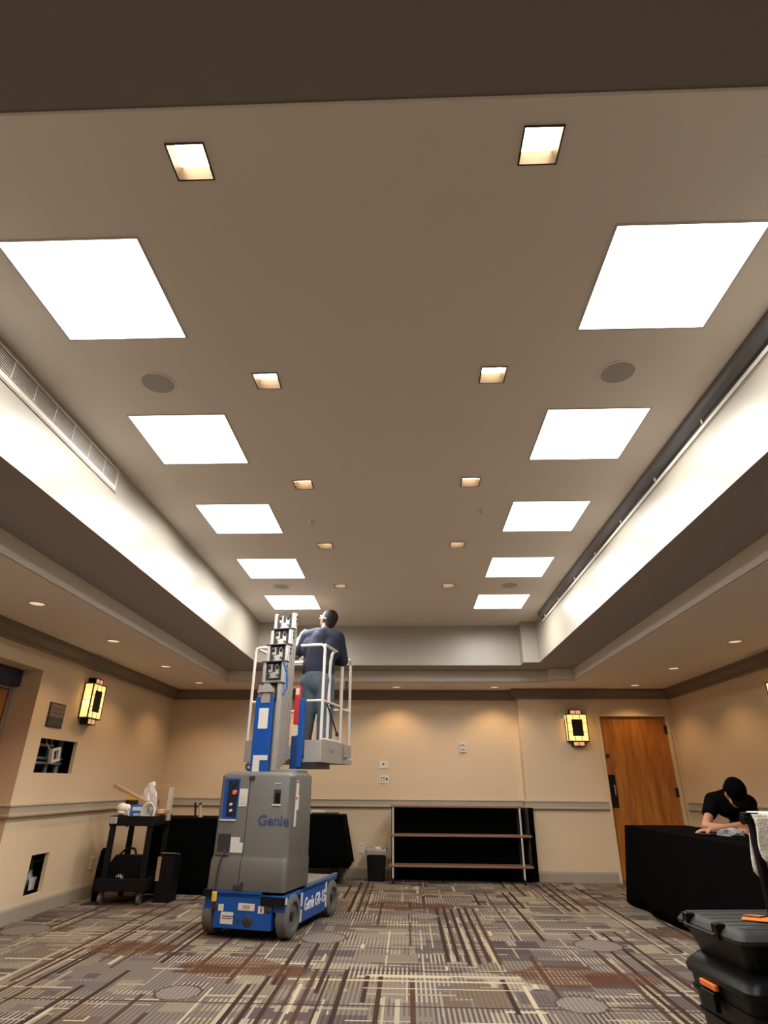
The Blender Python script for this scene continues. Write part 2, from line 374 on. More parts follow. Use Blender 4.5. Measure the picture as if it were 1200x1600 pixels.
bm = B(); bx(bm, CXL, CXR, CYN-.004, CYN+.003, Z1-.0035, Z1+.003); cpart('corner_bead', bm, mat('bead_lit_edge', (.9, .88, .84), .4, noise=.02))  # near-white colour puts the lit look of the beam edge into the bead

# ---- mouldings
room = [(XL, YB), (XJ, YB), (XJ, YBR), (XR, YBR), (XR, YN)]
left = [(XL, YN), (XL, YB)]
full = left + room[1:]
crown = [(0, 2.36), (.022, 2.36), (.030, 2.375), (.030, 2.40), (.075, 2.455), (.095, 2.455), (.095, Z2), (0, Z2)]
bm = B(); sweep(bm, full, crown); struct(obj('trim_1', bm, CROWN)); bpy.data.objects['trim_1']['label'] = 'dark taupe crown moulding round the room'
rail = [(0, .872), (.030, .872), (.046, .880), (.046, .895), (.024, .903), (.024, .958), (.034, .966), (.034, .974), (.014, .985), (0, .985)]
jl = [(XL-.36, 5.85), (XL, 5.85), (XL, YB), (XJ, YB), (XJ, YBR), (DX0-.035, YBR)]
bm = B(); sweep(bm, jl, rail); struct(obj('trim_2', bm, RAIL, smooth=False))
bm = B(); sweep(bm, [(XR, YBR), (XR, YN)], rail); struct(obj('trim_3', bm, RAIL))
bm = B(); sweep(bm, [(XL, YN), (XL, 4.3)], rail); struct(obj('trim_4', bm, RAIL))
bb = [(0, 0), (.016, 0), (.016, .105), (.010, .125), (0, .13)]
bm = B(); sweep(bm, [(XL-.36, 5.85), (XL, 5.85), (XL, YB-.017)], bb); struct(obj('baseboard_left', bm, BASE))
bm = B(); sweep(bm, [(XL, YB), (XJ, YB), (XJ, YBR), (DX0-.035, YBR)], bb); struct(obj('baseboard_back', bm, BASE))
bm = B(); sweep(bm, [(XR, YBR-.017), (XR, YN)], bb); struct(obj('baseboard_right', bm, BASE))

# ---- door in the back wall
bm = B()
bx(bm, DX0-.03, DX0+.012, YBR-.012, YBR+.14, 0, DZ+.025); bx(bm, DX1-.012, DX1+.03, YBR-.012, YBR+.14, 0, DZ+.025); bx(bm, DX0+.012, DX1-.012, YBR-.012, YBR+.14, DZ-.012, DZ+.025)
struct(obj('trim_5', bm, WALL, bevel=.003))
d1 = boxo('door_1', DOORW, None, DX0+.016, DX1-.016, YBR+.035, YBR+.08, .008, DZ-.016, bevel=.002); struct(d1)
bm = B(); bx(bm, DX0+.035, DX0+.125, YBR+.026, YBR+.036, .90, 1.32); obj('lock_plate', bm, BLACK, d1, bevel=.004)
bm = B(); tube(bm, rnd([(DX0+.085, YBR+.03, 1.19), (DX0+.085, YBR-.02, 1.19), (DX0+.085, YBR-.02, 1.06)], .02), .007, 8); obj('lever_handle', bm, CHROME, d1, smooth=True)
bm = B(); cyl(bm, (DX0+.065, YBR+.036, 1.575), (DX0+.065, YBR+.018, 1.575), .028, .024, 18); obj('deadbolt', bm, DARK, d1, smooth=True)
bm = B(); cyl(bm, (DX0+.42, YBR+.036, 1.60), (DX0+.42, YBR+.029, 1.60), .011, .009, 12); obj('peephole', bm, DARK, d1, smooth=True)
for z in (.25, 1.10, 1.93):
    bm = B(); cyl(bm, (DX1-.010, YBR+.02, z-.06), (DX1-.010, YBR+.02, z+.06), .012, n=10); bx(bm, DX1-.05, DX1-.012, YBR+.032, YBR+.036, z-.06, z+.06); obj('hinge', bm, DARK, d1)
# ---- door in the left alcove
bm = B(); bx(bm, XL-.35, XL-.255, 5.80, 5.849, 0, 2.10); bx(bm, XL-.35, XL-.255, 4.301, 4.35, 0, 2.10); bx(bm, XL-.35, XL-.255, 4.35, 5.80, 2.0, 2.10)
CASE = mat('casing_paint', (0.22, 0.17, 0.15), 0.5, noise=0.05)
struct(obj('trim_6', bm, CASE, bevel=.01))
d2 = boxo('door_2', DOORW, None, XL-.32, XL-.275, 4.36, 5.795, .008, 1.995, bevel=.003); struct(d2)
boxo('transom_panel', mat('dark_panel', (.015, .02, .045), .5, noise=.1), d2, XL-.30, XL-.20, 4.31, 5.845, 2.03, 2.185)
bm = B(); tube(bm, rnd([(XL-.30, 4.55, 1.0), (XL-.24, 4.55, 1.0), (XL-.24, 4.67, 1.0)], .02), .01, 8); obj('lever_handle', bm, CHROME, d2, smooth=True)

# ------------------------------------------------------------------ ceiling lights
def emis(name, c, s):
    return mat(name, (.8, .8, .8), .5, emis=c, es=s)
PANEL_M = emis('panel_glow', (1.0, .97, .93), PANEL_E)
CAN_M = emis('downlight_glow', (1.0, .70, .42), CAN_E)
LOW_M = emis('lowcan_glow', (1.0, .78, .52), .55)
FRAMEM = mat('panel_frame', (.55, .53, .5), .5, noise=.03)
side = ['left', 'right']
ordn = ['nearest the camera', 'second from the camera', 'third from the camera', 'fourth from the camera', 'farthest, by the back of the coffer']
for s in range(2):
    for k in range(5):
        (a, b), (c, d) = PX[s], PY[k]; mx, my = (a+b)/2, (c+d)/2
        t = thing('panel_light', 'square white glowing ceiling panel light, %s row, %s' % (side[s], ordn[k]), 'ceiling light', (mx, my, ZC), 0, 'square panel lights in the coffer')
        hw, hd = (b-a)/2, (d-c)/2; e = .010
        bm = B()
        for q in ((-hw, -hw+e, -hd, hd), (hw-e, hw, -hd, hd), (-hw+e, hw-e, -hd, -hd+e), (-hw+e, hw-e, hd-e, hd)): bx(bm, *q, -.003, .03)
        obj('frame', bm, FRAMEM, t)
        boxo('diffuser', PANEL_M, t, -hw+e, hw-e, -hd+e, hd-e, .006, .012)
        boxo('housing', FRAMEM, t, -hw+e, hw-e, -hd+e, hd-e, .016, .06)
        ld = bpy.data.lights.new('panel_lamp', 'AREA'); ld.shape = 'RECTANGLE'; ld.size = 2*(hw-e); ld.size_y = 2*(hd-e); ld.energy = PANEL_W; ld.color = (1, .975, .94); ld.spread = math.radians(172)
        lo = bpy.data.objects.new('lamp', ld); COL.objects.link(lo); lo.parent = t; lo.location = (0, 0, .003)
BR = mat('reflector', (.10, .085, .07), .45, noise=.05)
for i, (x, y) in enumerate(CANS):
    s, k = i % 2, i//2
    t = thing('square_downlight', 'small square recessed downlight, %s inner column, %s' % (side[s], ['first and nearest', 'second', 'third', 'fourth', 'fifth and farthest'][k]), 'downlight', (x, y, ZC), 0, 'square downlights in the coffer')
    f, e, r = CS, .006, CS-.004
    bm = B()
    for q in ((-f, -f+e, -f, f), (f-e, f, -f, f), (-f+e, f-e, -f, -f+e), (-f+e, f-e, f-e, f)): bx(bm, *q, -.004, .02)
    obj('trim_frame', bm, DARK, t)
    bm = B(); ra = CS-.006; rb = CS-.014; zz = .056
    lo = [(-ra, -ra, .004), (ra, -ra, .004), (ra, ra, .004), (-ra, ra, .004)]; hi = [(-rb, -rb, zz), (rb, -rb, zz), (rb, rb, zz), (-rb, rb, zz)]
    A = [bm.verts.new(p) for p in lo]; C = [bm.verts.new(p) for p in hi]
    for q in range(4): bm.faces.new((A[q], A[(q+1) % 4], C[(q+1) % 4], C[q]))
    obj('reflector', bm, BR, t)
    boxo('lens', CAN_M, t, -rb, rb, -rb, rb, zz, zz+.006)
WTRIM = mat('white_trim', (.75, .70, .62), .45, noise=.03)
def round_can(loc, label, group, lit=True, r=.075, power=LOW_W, tilt=None):
    t = thing('round_downlight', label, 'downlight', loc, 0, group)
    bm = B(); lathe(bm, [(r, 0), (r, -.006), (r-.008, -.009), (r-.018, -.006), (r-.018, 0)], 24); obj('trim_ring', bm, WTRIM, t, smooth=True)
    bm = B(); n = 20; cyl(bm, (0, 0, -.0035), (0, 0, -.001), r-.019, r-.019, n); obj('lens', bm, LOW_M if lit else WTRIM, t)
    if lit:
        ld = bpy.data.lights.new('downlight_lamp', 'SPOT'); ld.energy = power; ld.color = (1, .62, .30); ld.spot_size = math.radians(125); ld.spot_blend = .6; ld.shadow_soft_size = .03
        lo = bpy.data.objects.new('lamp', ld); COL.objects.link(lo); lo.parent = t; lo.location = (0, 0, -.02)
        if tilt: lo.rotation_euler = tilt
    return t
for x, y, s in ((-.742, 7.574, 'left'), (.491, 7.588, 'right')):
    round_can((x, y, ZC), 'unlit round white ceiling disc at the far end of the coffer, %s' % s, 'round discs at the coffer end', lit=False, r=.06)
lab = ['at the frame edge', 'second', 'third', 'last, by the back corner']
for k, y in enumerate((4.53, 5.90, 7.33, 8.62)): round_can((-3.02, y, Z2), 'round downlight in the low ceiling above the left wall, %s' % lab[k], 'round downlights in the low ceiling')
for k, y in enumerate((5.96, 7.45, 8.80)): round_can((3.30, y, Z2), 'round downlight in the low ceiling above the right wall, %s' % ['nearest the camera', 'middle', 'above the wooden door'][k], 'round downlights in the low ceiling')
round_can((-.15, 9.0, Z2), 'round downlight over the back wall, left of two', 'round downlights in the low ceiling')
round_can((1.31, 9.0, Z2), 'round downlight over the back wall, right of two', 'round downlights in the low ceiling')
round_can((-1.65, 9.0, Z2), 'unseen round downlight assumed over the back wall behind the lift', 'round downlights in the low ceiling')  # unseen lamp, assumed from the row spacing, kept for its light on the wall
# ---- speakers, sprinklers, detector
GRILL = mat('speaker_grille', (.46, .43, .40), .8, noise=.08, nscale=90, bump=.3, bscale=700)
for (x, y), l in (((-1.376, 2.596), 'left side, between the first two panel lights'), ((1.157, 2.572), 'right side, between the first two panel lights'), ((-1.408, 6.30), 'left side, far between the last two panels'), ((1.162, 6.29), 'right side, far between the last two panels')):
    t = thing('ceiling_speaker', 'round grey ceiling speaker, '+l, 'speaker', (x, y, ZC), 0, 'ceiling speakers')
    bm = B(); lathe(bm, [(.100, 0), (.100, -.004), (.088, -.006), (.088, 0)], 28); obj('rim', bm, CEIL, t, smooth=True)
    bm = B(); cyl(bm, (0, 0, -.0045), (0, 0, -.0005), .0875, n=28); obj('grille', bm, GRILL, t)
t = thing('smoke_detector', 'small white sensor on the coffer ceiling, left of centre', 'detector', (-.795, 4.498, ZC))
bm = B(); lathe(bm, [(.028, 0), (.028, -.012), (.020, -.022)], 16); obj('base', bm, WHITE, t, smooth=True)
bm = B(); ell(bm, (0, 0, -.026), (.015, .015, .016)); obj('lens', bm, WHITE, t, smooth=True)
def sprinkler(loc, label):
    t = thing('sprinkler_head', label, 'sprinkler', loc, 0, 'sprinkler heads')
    bm = B(); lathe(bm, [(.032, 0), (.032, -.003), (.012, -.008)], 16); obj('escutcheon', bm, WTRIM, t, smooth=True)
    bm = B(); cyl(bm, (0, 0, -.008), (0, 0, -.03), .006, n=8); cyl(bm, (0, 0, -.03), (0, 0, -.033), .017, n=12); obj('deflector', bm, CHROME, t)
sprinkler((.617, 4.312, ZC), 'sprinkler head on the coffer ceiling right of centre')
sprinkler((-2.80, 5.05, Z2), 'sprinkler head in the left low ceiling')
sprinkler((.50, 8.8, Z2), 'sprinkler head in the low ceiling at the back')
sprinkler((2.9, 8.9, Z2), 'sprinkler head in the low ceiling near the wooden door')
# ---- return grille on the left coffer side
t = thing('vent_grille', 'long white louvred air grille high on the left coffer side', 'vent', (CXL, 2.35, 3.09))
y0, y1, z0, z1 = -1.2, 1.195, -.068, .086
bm = B(); bx(bm, 0, .008, y0, y1, z1-.014, z1); bx(bm, 0, .008, y0, y1, z0, z0+.030); bx(bm, 0, .008, y1-.012, y1, z0+.03, z1-.014); bx(bm, 0, .008, y0, y0+.012, z0+.03, z1-.014); obj('frame', bm, WTRIM, t, bevel=.002)
boxo('lower_lip', WTRIM, t, 0, .010, y0-.02, y1+.02, z0-.012, z0-.008)
boxo('void', DARK, t, .0005, .002, y0+.012, y1-.012, z0+.03, z1-.014)
for k in range(8):
    zz = z0+.036+k*.0128; bm = B(); bx(bm, .002, .0075, y0+.012, y1-.012, zz, zz+.0045); obj('louvre', bm, WTRIM, t)
for k in range(1, 12):
    yy = y1-k*.2; bm = B(); bx(bm, .0075, .0095, yy-.004, yy+.004, z0+.03, z1-.014); obj('divider', bm, WTRIM, t)
# ---- slot diffuser along the right coffer side
t = thing('slot_diffuser', 'long dark grey slot diffuser along the top of the right coffer side', 'vent', (CXR, 4.6, ZC))
GM = mat('slot_grey', (.16, .16, .165), .4, metal=.2, noise=.08)
y0, y1 = -3.6, 2.86
bm = B(); n = 8; ring = [(-.055*math.sin(a)*1.0-.004, -.001-.075*(1-math.cos(a))) for a in [PI/2*i/n for i in range(n+1)]]
prof = [(-.001, -.001)] + [(-.060*math.cos(PI/2*i/n)-.001, -.003-.072*math.sin(PI/2*i/n)) for i in range(n+1)]
loft(bm, [[(x, y0, z) for x, z in prof], [(x, y1, z) for x, z in prof]]); obj('housing', bm, GM, t, smooth=True)
boxo('gap', DARK, t, -.012, -.001, y0, y1, -.092, -.076)
boxo('flange', WTRIM, t, -.010, -.001, y0, y1, -.118, -.093)
boxo('seam', RAIL, t, -.003, -.001, y0, y1, -.130, -.126)
for k in range(9):
    yy = y0+.5+k*.72; bm = B(); bx(bm, -.022, -.001, yy-.006, yy+.006, -.096, -.070); obj('bracket', bm, WTRIM, t)

# ------------------------------------------------------------------ wall sconces
PANE = mat('sconce_glass', (.8, .6, .3), .5, emis=(1.0, .66, .24), es=SCONCE_E, alpha=.55)
PANE2 = mat('sconce_cap_glass', (.7, .4, .25), .5, emis=(1.0, .50, .24), es=SCONCE_E*.55)
BRONZE = mat('bronze', (.022, .016, .011), .5, metal=.5, noise=.1)
def sconce(loc, rz, label):
    t = thing('wall_sconce', label, 'wall lamp', loc, rz, 'art deco wall sconces')        # local: wall at y=0, front faces -y
    W, Hh, D, b = .145, .185, .105, .006
    pz = [-Hh, -Hh*.52, -.002+Hh*0.26-.0, Hh]                # not used for panes directly
    bm = B()
    for sx in (-1, 1):
        for yy in (-D, -.008): bx(bm, sx*W-b, sx*W+b, yy-b, yy+b, -Hh, Hh)
    for zz in (-Hh, Hh):
        bx(bm, -W-b, W+b, -D-b, -D+b, zz-b, zz+b)
        for sx in (-1, 1): bx(bm, sx*W-b, sx*W+b, -D, 0, zz-b, zz+b)
    for sx in (-1, 1): bx(bm, sx*W-.003, sx*W+.003, -D, 0, -.003, .003)
    iw, ih = .078, .115
    for xx in (-W/3, W/3):
        for z0, z1 in ((-Hh, -ih), (ih, Hh)): bx(bm, xx-.003, xx+.003, -D-.003, -D+.003, z0, z1)
    for zz in (-Hh*.33, Hh*.33):
        for x0, x1 in ((-W, -iw), (iw, W)): bx(bm, x0, x1, -D-.003, -D+.003, zz-.003, zz+.003)
    bx(bm, -W, W, -D, -.002, Hh-.002, Hh+.002); bx(bm, -W, W, -D, -.002, -Hh-.002, -Hh+.002)
    obj('frame', bm, BRONZE, t)
    boxo('center_plate', BRONZE, t, -iw, iw, -D-.004, -D+.001, -ih, ih)
    xs = [-W, -W/3, W/3, W]; zs = [-Hh, -Hh*.33, Hh*.33, Hh]
    for i in range(3):
        for j in range(3):
            if i == 1 and j == 1: continue
            bm = B()
            if j == 1: bx(bm, (xs[0] if i == 0 else iw)+.004, (-iw if i == 0 else xs[3])-.004, -D-.0015, -D+.0015, zs[1]+.002, zs[2]-.002)
            elif i == 1: bx(bm, xs[1]+.002, xs[2]-.002, -D-.0015, -D+.0015, (zs[0] if j == 0 else ih)+.002, (-ih if j == 0 else zs[3])-.002)
            else:                                            # L-shaped corner panes
                xo, xi = (xs[0]+.004, -iw) if i == 0 else (xs[3]-.004, iw); xm = xs[1]-.003 if i == 0 else xs[2]+.003
                zo, zi = (zs[0]+.004, -ih) if j == 0 else (zs[3]-.004, ih); zm = zs[1]-.003 if j == 0 else zs[2]+.003
                bx(bm, min(xo, xi), max(xo, xi), -D-.0015, -D+.0015, min(zo, zm), max(zo, zm)); bx(bm, min(xi, xm), max(xi, xm), -D-.0015, -D+.0015, min(zo, zi), max(zo, zi))
            obj('pane', bm, PANE, t)
    for sx in (-1, 1):
        for z0, z1 in ((-Hh+.006, -.004), (.004, Hh-.006)): boxo('side_pane', PANE, t, sx*W-.0015, sx*W+.0015, -D+.007, -.014, z0, z1)
    boxo('back_plate', RAIL, t, -W+.01, W-.01, -.006, 0, -Hh+.01, Hh-.01)
    ld = bpy.data.lights.new('bulb', 'POINT'); ld.energy = 5.0; ld.color = (1, .58, .22); ld.shadow_soft_size = .03
    lo = bpy.data.objects.new('bulb', ld); COL.objects.link(lo); lo.parent = t; lo.location = (0, -.05, 0)
    for sz in (-1, 1):                                       # small stepped caps
        cw, ch, cdp = .088, .062, .088; z0, z1 = (Hh+.002, Hh+ch) if sz > 0 else (-Hh-ch, -Hh-.002)
        bm = B(); bx(bm, -cw, cw, -cdp+.004, 0, z0, z1)
        for q in ((-cw, -cw+.012), (cw-.012, cw), (-.004, .004)): bx(bm, *q, -cdp-.003, -cdp+.004, z0, z1)
        zt = z1 if sz > 0 else z0
        bx(bm, -cw-.004, cw+.004, -cdp-.004, 0, zt-.005, zt+.005); c_ = obj('cap', bm, BRONZE, t)
        for x0, x1 in ((-cw+.012, -.004), (.004, cw-.012)): boxo('pane', PANE2, c_, x0+.001, x1-.001, -cdp-.0015, -cdp+.0035, z0+.006, z1-.006)
    return t
sconce((2.495, YBR, 1.945), 0, 'lit amber wall sconce beside the wooden door on the back wall')
sconce((XL, 6.83, 2.01), PI/2, 'lit amber wall sconce on the left wall above the cut-out hole')
sconce((XR, 6.42, 2.0), -PI/2, 'lit amber wall sconce on the right wall, cut by the frame edge')

# ------------------------------------------------------------------ small wall things
t = thing('wall_plaque', 'small dark framed sign plaque on the left wall beside the alcove', 'sign', (XL, 6.24, 1.80), PI/2)
boxo('backing', DARK, t, -.145, .145, -.012, 0, -.118, .118)
boxo('plate', mat('plaque_face', (.16, .12, .11), .4, noise=.25, nscale=9), t, -.132, .132, -.015, -.012, -.02, .105)
boxo('lower_plate', mat('plaque_low', (.05, .045, .05), .35, noise=.2), t, -.132, .132, -.015, -.012, -.105, -.022)
for zz in (.06, .02): boxo('groove', DARK, t, -.125, .125, -.0165, -.015, zz-.002, zz+.002)
# contents of the upper cut-out
x0 = XL-.30
t = thing('pipe_rack', 'grey conduit pipes inside the upper wall cut-out', 'pipes', (XL-.24, 6.72, 1.20))
PIPE = mat('galvanised', (.30, .34, .42), .5, metal=.3, noise=.2, nscale=14)
for yy, r in ((-.09, .024), (.12, .03)):
    bm = B(); cyl(bm, (.03, yy, 0.012), (.03, yy, .42), r, n=12); obj('riser', bm, PIPE, t, smooth=True)
for zz, a, b in ((.325, -.62, -.10), (.155, -.62, .12), (.20, -.62, .12)):
    bm = B(); bx(bm, .06, .085, a, b, zz-.012, zz+.012); obj('rail', bm, PIPE, t)
t = thing('junction_box', 'small open white electrical box hanging in the upper wall cut-out', 'electrical box', (XL-.06, 6.50, 1.43), math.radians(90))
t.rotation_euler = (0, math.radians(-12), math.radians(90))
bm = B()
for q in ((-.075, .075, .045, .068), (-.075, .075, -.068, -.045), (-.075, -.045, -.045, .045), (.045, .075, -.045, .045)): bx(bm, q[0], q[1], -.02, .02, q[2], q[3])
obj('frame', bm, WHITE, t, bevel=.003); boxo('inside', INK, t, -.044, .044, .008, .016, -.044, .044)
bm = B(); tube(bm, rnd([(-.06, .02, .06), (-.10, .05, .14), (-.05, .06, .20)], .05), .005, 6); obj('cable', bm, WHITE, t)
t = thing('pipe_valve', 'white tagged valve on a dark pipe inside the lower wall cut-out', 'valve', (XL-.17, 6.72, .135))
bm = B(); cyl(bm, (0, 0, .008), (0, 0, .42), .022, n=12); obj('pipe', bm, DARK, t, smooth=True)
bm = B(); lathe(bm, [(.03, .10), (.045, .12), (.045, .17), (.028, .20), (.028, .23), (.018, .24)], 16); obj('body', bm, PIPE, t, smooth=True)
bm = B(); loft(bm, [[(.05, -.045, .06), (.056, -.045, .06), (.056, .045, .06), (.05, .045, .06)], [(.05, -.06, .17), (.056, -.06, .17), (.056, .06, .17), (.05, .06, .17)]]); obj('tag', bm, LABEL, t)
bm = B(); bx(bm, -.02, .0, -.06, .22, .29, .31); obj('bracket', bm, PIPE, t)
def plate(name, loc, rz, w_, h_, label, cat, marks=(), d=.008, extra=None, group=None):
    t = thing(name, label, cat, loc, rz, group)
    boxo('plate', WHITE, t, -w_/2, w_/2, -d, 0, -h_/2, h_/2, bevel=.003)
    for kind, x, z, a, b in marks:
        bm = B()
        if kind == 'c': cyl(bm, (x, -d-.0015, z), (x, -d+.001, z), a, n=12)
        else: bx(bm, x-a, x+a, -d-.0015, -d+.001, z-b, z+b)
        obj('socket' if kind == 'c' else 'slot', bm, INK, t)
    return t
plate('thermostat', (.833, YB, 1.682), 0, .085, .135, 'cream thermostat on the back wall, highest and rightmost of the wall plates', 'thermostat', [('b', 0, -.03, .028, .006)], d=.028)
boxo('display', mat('thermo_grey', (.35, .32, .27), .4, noise=.05), bpy.data.objects['thermostat'], -.03, .03, -.030, -.027, .012, .045)
plate('wall_plate', (-.354, YB, 1.437), 0, .135, .10, 'white wall plate with one round knob on the back wall', 'wall plate', [('c', 0, .01, .014, 0)])
plate('socket_plate', (-.344, YB, 1.239), 0, .135, .105, 'white socket plate with several dark round jacks on the back wall', 'socket', [('c', -.035, .02, .011, 0), ('c', 0, .02, .011, 0), ('c', .04, .005, .016, 0), ('c', -.035, -.018, .007, 0), ('c', 0, -.018, .007, 0)])
plate('outlet_plate', (XL, 7.66, .33), PI/2, .08, .125, 'white outlet plate low on the left wall beside the cart', 'socket', [('b', -.012, .025, .003, .01), ('b', .012, .025, .003, .01), ('b', -.012, -.025, .003, .01), ('b', .012, -.025, .003, .01)])
plate('outlet_plate', (-.66, YB, .36), 0, .08, .125, 'white outlet plate low on the back wall between draped table and bin', 'socket', [('b', -.012, .025, .003, .01), ('b', .012, .025, .003, .01), ('b', -.012, -.025, .003, .01)])
t = thing('alarm_horn', 'small round white alarm bell on the back wall left of the sconce', 'alarm', (2.30, YBR, 2.10))
bm = B(); cyl(bm, (0, 0, 0), (0, -.03, 0), .05, .045, 18); obj('base', bm, WHITE, t, smooth=True)
bm = B(); cyl(bm, (.01, -.031, 0), (.01, -.05, 0), .025, .02, 14); obj('horn', bm, GRILL, t, smooth=True)

# ------------------------------------------------------------------ shelf unit and bin at the back wall
t = thing('shelf_unit', 'three tier wooden shelf rack with white posts against the back wall', 'shelf', (.70, 8.95, 0))
for zz, a, b in ((.905, -.93, .86), (.555, -.95, .955), (.200, -.96, .945)):
    bm = B(); bx(bm, a, b, -.03, .20, zz-.0125, zz+.0125); obj('shelf_board', bm, WOODSH, t, bevel=.004)
for xx, yy, m in ((-.90, -.012, ALU), (.82, -.012, ALU), (-.90, .185, DARK), (.82, .185, DARK)):
    bm = B(); cyl(bm, (xx, yy, .06), (xx, yy, .892), .013, n=10); obj('post', bm, mat('white_post', (.62, .56, .50), .4, noise=.04) if m is ALU else DARK, t, smooth=True)
    bm = B(); cyl(bm, (xx-.012, yy, .03), (xx+.012, yy, .03), .03, n=14); bx(bm, xx-.016, xx+.016, yy-.01, yy+.01, .03, .07); obj('caster', bm, BLACK, t)
boxo('back_panel', CLOTH, t, -.93, 1.05, .235, .25, .012, .893)
boxo('side_panel', mat('side_dark', (.045, .035, .03), .7, noise=.2), t, .925, .935, .02, .23, .215, .888)
t = thing('trash_bin', 'black waste bin with a crumpled liner left of the shelf rack', 'bin', (-.43, 9.18, 0))
bm = B(); loft(bm, [rrect(-.11, .11, -.09, .09, .002, .03), rrect(-.135, .135, -.115, .115, .36, .03)]); obj('body', bm, BLACK, t, smooth=True)
bm = B(); rs = []
for z, g in ((.31, .005), (.345, .011), (.375, .010), (.385, 0.0), (.36, -.012)):
    rs.append([(x+random.uniform(-.006, .006), y+random.uniform(-.006, .006), zz+random.uniform(-.012, .012)) for x, y, zz in rrect(-.135-g, .135+g, -.115-g, .115+g, z, .03)])
loft(bm, rs, cap=False); obj('liner', bm, mat('liner', (.36, .31, .27), .5, noise=.35, nscale=25), t, smooth=True)
for k in range(4):
    bm = B(); ell(bm, (random.uniform(-.07, .07), random.uniform(-.05, .05), .37), (.045, .04, .03), u=8, v=6); obj('rubbish', bm, LABEL if k % 2 else CARD, t)

# ------------------------------------------------------------------ draped tables
def drape(name, hx, hy, ztop, hem, flare, label, loc, rz=0, waves=9, amp=.018, seed=1, cat='tablecloth', grp=None):
    rr = random.Random(seed); N = 28; rings = []
    def ring(z, off, a):
        pts = []; per = []
        for i in range(N): per.append((-hx+2*hx*i/N, -hy, 0, -1))
        for i in range(N): per.append((hx, -hy+2*hy*i/N, 1, 0))
        for i in range(N): per.append((hx-2*hx*i/N, hy, 0, 1))
        for i in range(N): per.append((-hx, hy-2*hy*i/N, -1, 0))
        for k, (x, y, nx_, ny_) in enumerate(per):
            s = k/N*waves*.7; w_ = a*(math.sin(s*2.1+seed)+.6*math.sin(s*3.7+1.3*seed))
            if k % N == 0:
                p = per[k-1]; nx_ += p[2]; ny_ += p[3]; w_ = a*.8
            pts.append((x+nx_*(off+w_), y+ny_*(off+w_), z))
        return pts
    bm = B()
    rings = [ring(ztop, -.004, 0), ring(ztop-.006, .004, 0)]
    for q in range(1, 8):
        f = q/7; rings.append(ring(ztop-.006-(ztop-.006-hem)*f, .004+flare*f, amp*f))
    loft(bm, rings, cap=False)
    bm.verts.ensure_lookup_table()
    bm.faces.new([bm.verts[i] for i in range(4*N)])
    o = obj(name, bm, CLOTH, None, smooth=True); o.location = loc; o.rotation_euler = (0, 0, rz)
    md = o.modifiers.new('thick', 'SOLIDIFY'); md.thickness = .003; md.offset = -1
    return tag(o, label, cat, grp)
def ftable(loc, hx, hy, zt, label, rz=0):
    t = thing('folding_table', label, 'table', loc, rz, 'folding tables')
    bm = B(); bx(bm, -hx+.02, hx-.02, -hy+.02, hy-.02, zt-.035, zt); obj('tabletop', bm, PINE, t, bevel=.006)
    for sx in (-1, 1):
        for sy in (-1, 1):
            bm = B(); cyl(bm, (sx*(hx-.10), sy*(hy-.08), 0), (sx*(hx-.10), sy*(hy-.08), zt-.036), .016, n=10); obj('leg', bm, DARK, t)
ftable((-2.46, 8.30, 0), .66, .36, .775, 'folding table wholly covered by black cloth behind the utility cart')
drape('tablecloth', .66, .36, .781, .012, .035, 'floor-length black cloth over the table behind the cart and lift', (-2.46, 8.30, 0), seed=2)
ftable((-1.24, 9.01, 0), .37, .27, .785, 'small folding table with one dark leg showing, right behind the lift')
drape('tablecloth', .37, .27, .791, .20, .10, 'short black cloth hanging off the table right behind the lift', (-1.24, 9.01, 0), seed=4, waves=5)
t = thing('laptop', 'closed dark laptop lying on the short-clothed table behind the lift', 'laptop', (-1.12, 8.93, .793))
boxo('base', BLACK, t, -.17, .17, -.12, .12, 0, .016, bevel=.003); boxo('lid', DARK, t, -.17, .17, -.12, .12, .017, .026, bevel=.003)
t = thing('white_carton', 'flat white carton on the dark laptop behind the lift', 'box', (-1.22, 8.90, .8195))
boxo('carton', WHITE, t, -.09, .09, -.06, .06, 0, .028, bevel=.002); boxo('flap', LABEL, t, -.088, .088, -.062, -.058, .004, .024)
for dx, m, l in ((0, BLACK, 'black'), (.065, PINE, 'tan wooden')):
    t = thing('hand_tool', '%s tool handle standing on the black-clothed table left of the lift' % l, 'tool', (-2.70+dx, 8.25, .7825))
    bm = B(); tube(bm, [(0, 0, .003), (-.006-dx*.1, 0, .05), (-.018, 0, .14)], [.02, .014, .017] if dx else [.012, .012, .013], 10); obj('grip', bm, m, t, smooth=True)
    bm = B(); cyl(bm, (-.018, 0, .137), (-.020, 0, .165), .019, .015, 12); obj('head', bm, DARK, t)
    bm = B(); cyl(bm, (0, 0, 0), (0, 0, .006), .03, n=12); obj('foot', bm, m, t)
TRX, TRY, TRZ = 2.88, 6.27, .772
ftable((TRX, TRY, 0), .34, 1.40, TRZ-.006, 'long folding table under black cloth along the right wall', math.radians(1.5))
drape('tablecloth', .35, 1.41, TRZ, .015, .06, 'floor-length black cloth over the long table on the right', (TRX, TRY, 0), math.radians(1.5), waves=14, seed=3)

